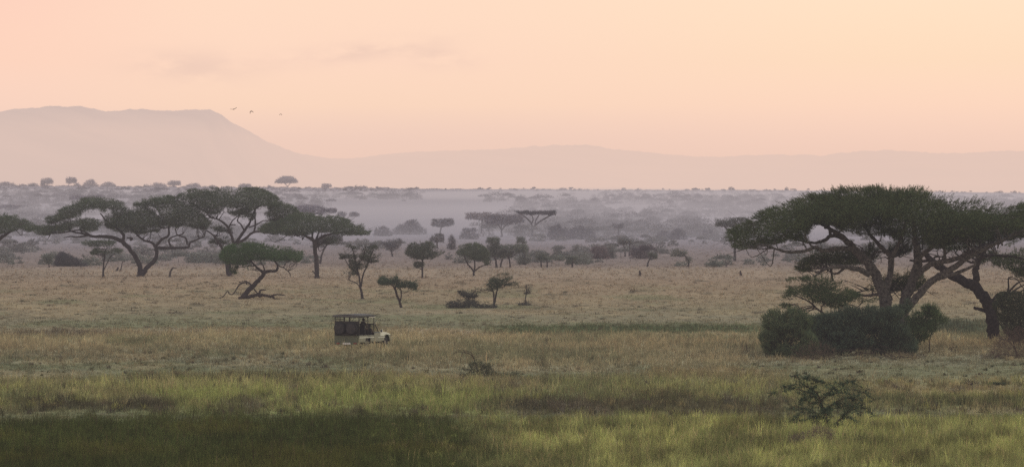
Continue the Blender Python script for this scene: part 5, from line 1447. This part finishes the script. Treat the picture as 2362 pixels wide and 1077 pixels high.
def sky_ramp(stops):
    """stops: (elevation, colour wanted through the haze)"""
    out = []
    for e_, c_ in stops:
        T = np.exp(-SIG * 289.0 / max(e_, .013))
        out.append((e_ / .0365, tuple(float(v) for v in np.clip((np.array(c_) - AIR * (1 - T)) / T, .3, 1.6))))
    return ramp(elev, out, 0, .0365)
left = sky_ramp([(.010, S((240, 206, 191))), (.016, S((248, 210, 191))), (.024, S((253, 211, 189))), (.0355, S((254, 209, 189)))])
mid = sky_ramp([(.010, S((240, 206, 189))), (.016, S((249, 213, 189))), (.024, S((253, 216, 193))), (.0355, S((255, 220, 195)))])
right = sky_ramp([(.010, S((247, 210, 190))), (.016, S((252, 214, 190))), (.024, S((254, 220, 190))), (.0355, S((255, 226, 196)))])
fL = ramp(az, [(0, (0, 0, 0)), (1, (1, 1, 1))], -.10, -.045, 'EASE')
fR = ramp(az, [(0, (0, 0, 0)), (1, (1, 1, 1))], -.03, .075, 'EASE')
peach = mixc(fR, mixc(fL, left, mid), right)
# thin grey-pink cloud wisps
cv = N('ShaderNodeCombineXYZ')
nt.links.new(math_node('MULTIPLY', az, 120.0), cv.inputs[0]); nt.links.new(math_node('MULTIPLY', elev, 300.0), cv.inputs[1])
cn = N('ShaderNodeTexNoise'); cn.inputs['Scale'].default_value = 1.0; cn.inputs['Detail'].default_value = 5; cn.inputs['Roughness'].default_value = .55
nt.links.new(cv.outputs[0], cn.inputs['Vector'])
def gauss(ca, ce, sa, se, tilt=0.0):
    a = math_node('SUBTRACT', az, ca)
    e_ = math_node('SUBTRACT', math_node('SUBTRACT', elev, ce), math_node('MULTIPLY', a, tilt))
    u = math_node('POWER', math_node('DIVIDE', a, sa), 2.0); v_ = math_node('POWER', math_node('DIVIDE', e_, se), 2.0)
    return math_node('EXPONENT', math_node('MULTIPLY', math_node('ADD', u, v_), -1.0))
g = math_node('ADD', gauss(-.0565, .0229, .0100, .0027, -.03), math_node('ADD', gauss(-.028, .0253, .014, .0016, .12), gauss(-.0125, .0243, .005, .0018, -.1)))
cm = ramp(cn.outputs['Fac'], [(0, (0, 0, 0)), (1, (1, 1, 1))], .30, .62, 'EASE')
cf = math_node('MINIMUM', math_node('MULTIPLY', math_node('MULTIPLY', g, cm), .75), .8)
peach = mixc(cf, peach, (.86, .62, .50))
up = ramp(elev, [(0, (0, 0, 0)), (1, (1, 1, 1))], .08, .55, 'EASE')
# overhead the clear sky itself, with a cool white added as fill light
zen = mixc(.6, skc, (.95, .985, 1.07))
final = mixc(up, peach, zen)
bg = N('ShaderNodeBackground'); nt.links.new(final, bg.inputs['Color']); bg.inputs['Strength'].default_value = 1.0
wo = N('ShaderNodeOutputWorld'); nt.links.new(bg.outputs[0], wo.inputs['Surface'])

sl = bpy.data.lights.new('sun', 'SUN'); sl.energy = 0.7; sl.angle = math.radians(16); sl.color = (1, .86, .70)
so = bpy.data.objects.new('sun', sl); COL.objects.link(so)
sd = Vector((math.sin(SUN_AZ) * math.cos(SUN_EL), math.cos(SUN_AZ) * math.cos(SUN_EL), math.sin(SUN_EL)))
so.rotation_euler = sd.to_track_quat('Z', 'Y').to_euler()
so.location = (40, 200, 80)

# ------------------------------------------------------------------ camera
cd = bpy.data.cameras.new('camera'); cd.sensor_width = 36; cd.lens = F / 2362 * 36
cd.clip_start = .5; cd.clip_end = 90000
cd.dof.use_dof = True; cd.dof.focus_distance = 410; cd.dof.aperture_fstop = 2.8
co = bpy.data.objects.new('camera', cd); COL.objects.link(co)
co.location = (0, 0, CAMH); co.rotation_euler = (math.pi / 2 - PITCH, 0, 0)
scene.camera = co
scene.view_settings.view_transform = 'Standard'; scene.view_settings.look = 'None'; scene.view_settings.exposure = 0; scene.view_settings.gamma = 1
scene.cycles.use_denoising = False
scene.cycles.max_bounces = 5; scene.cycles.diffuse_bounces = 3; scene.cycles.transparent_max_bounces = 6
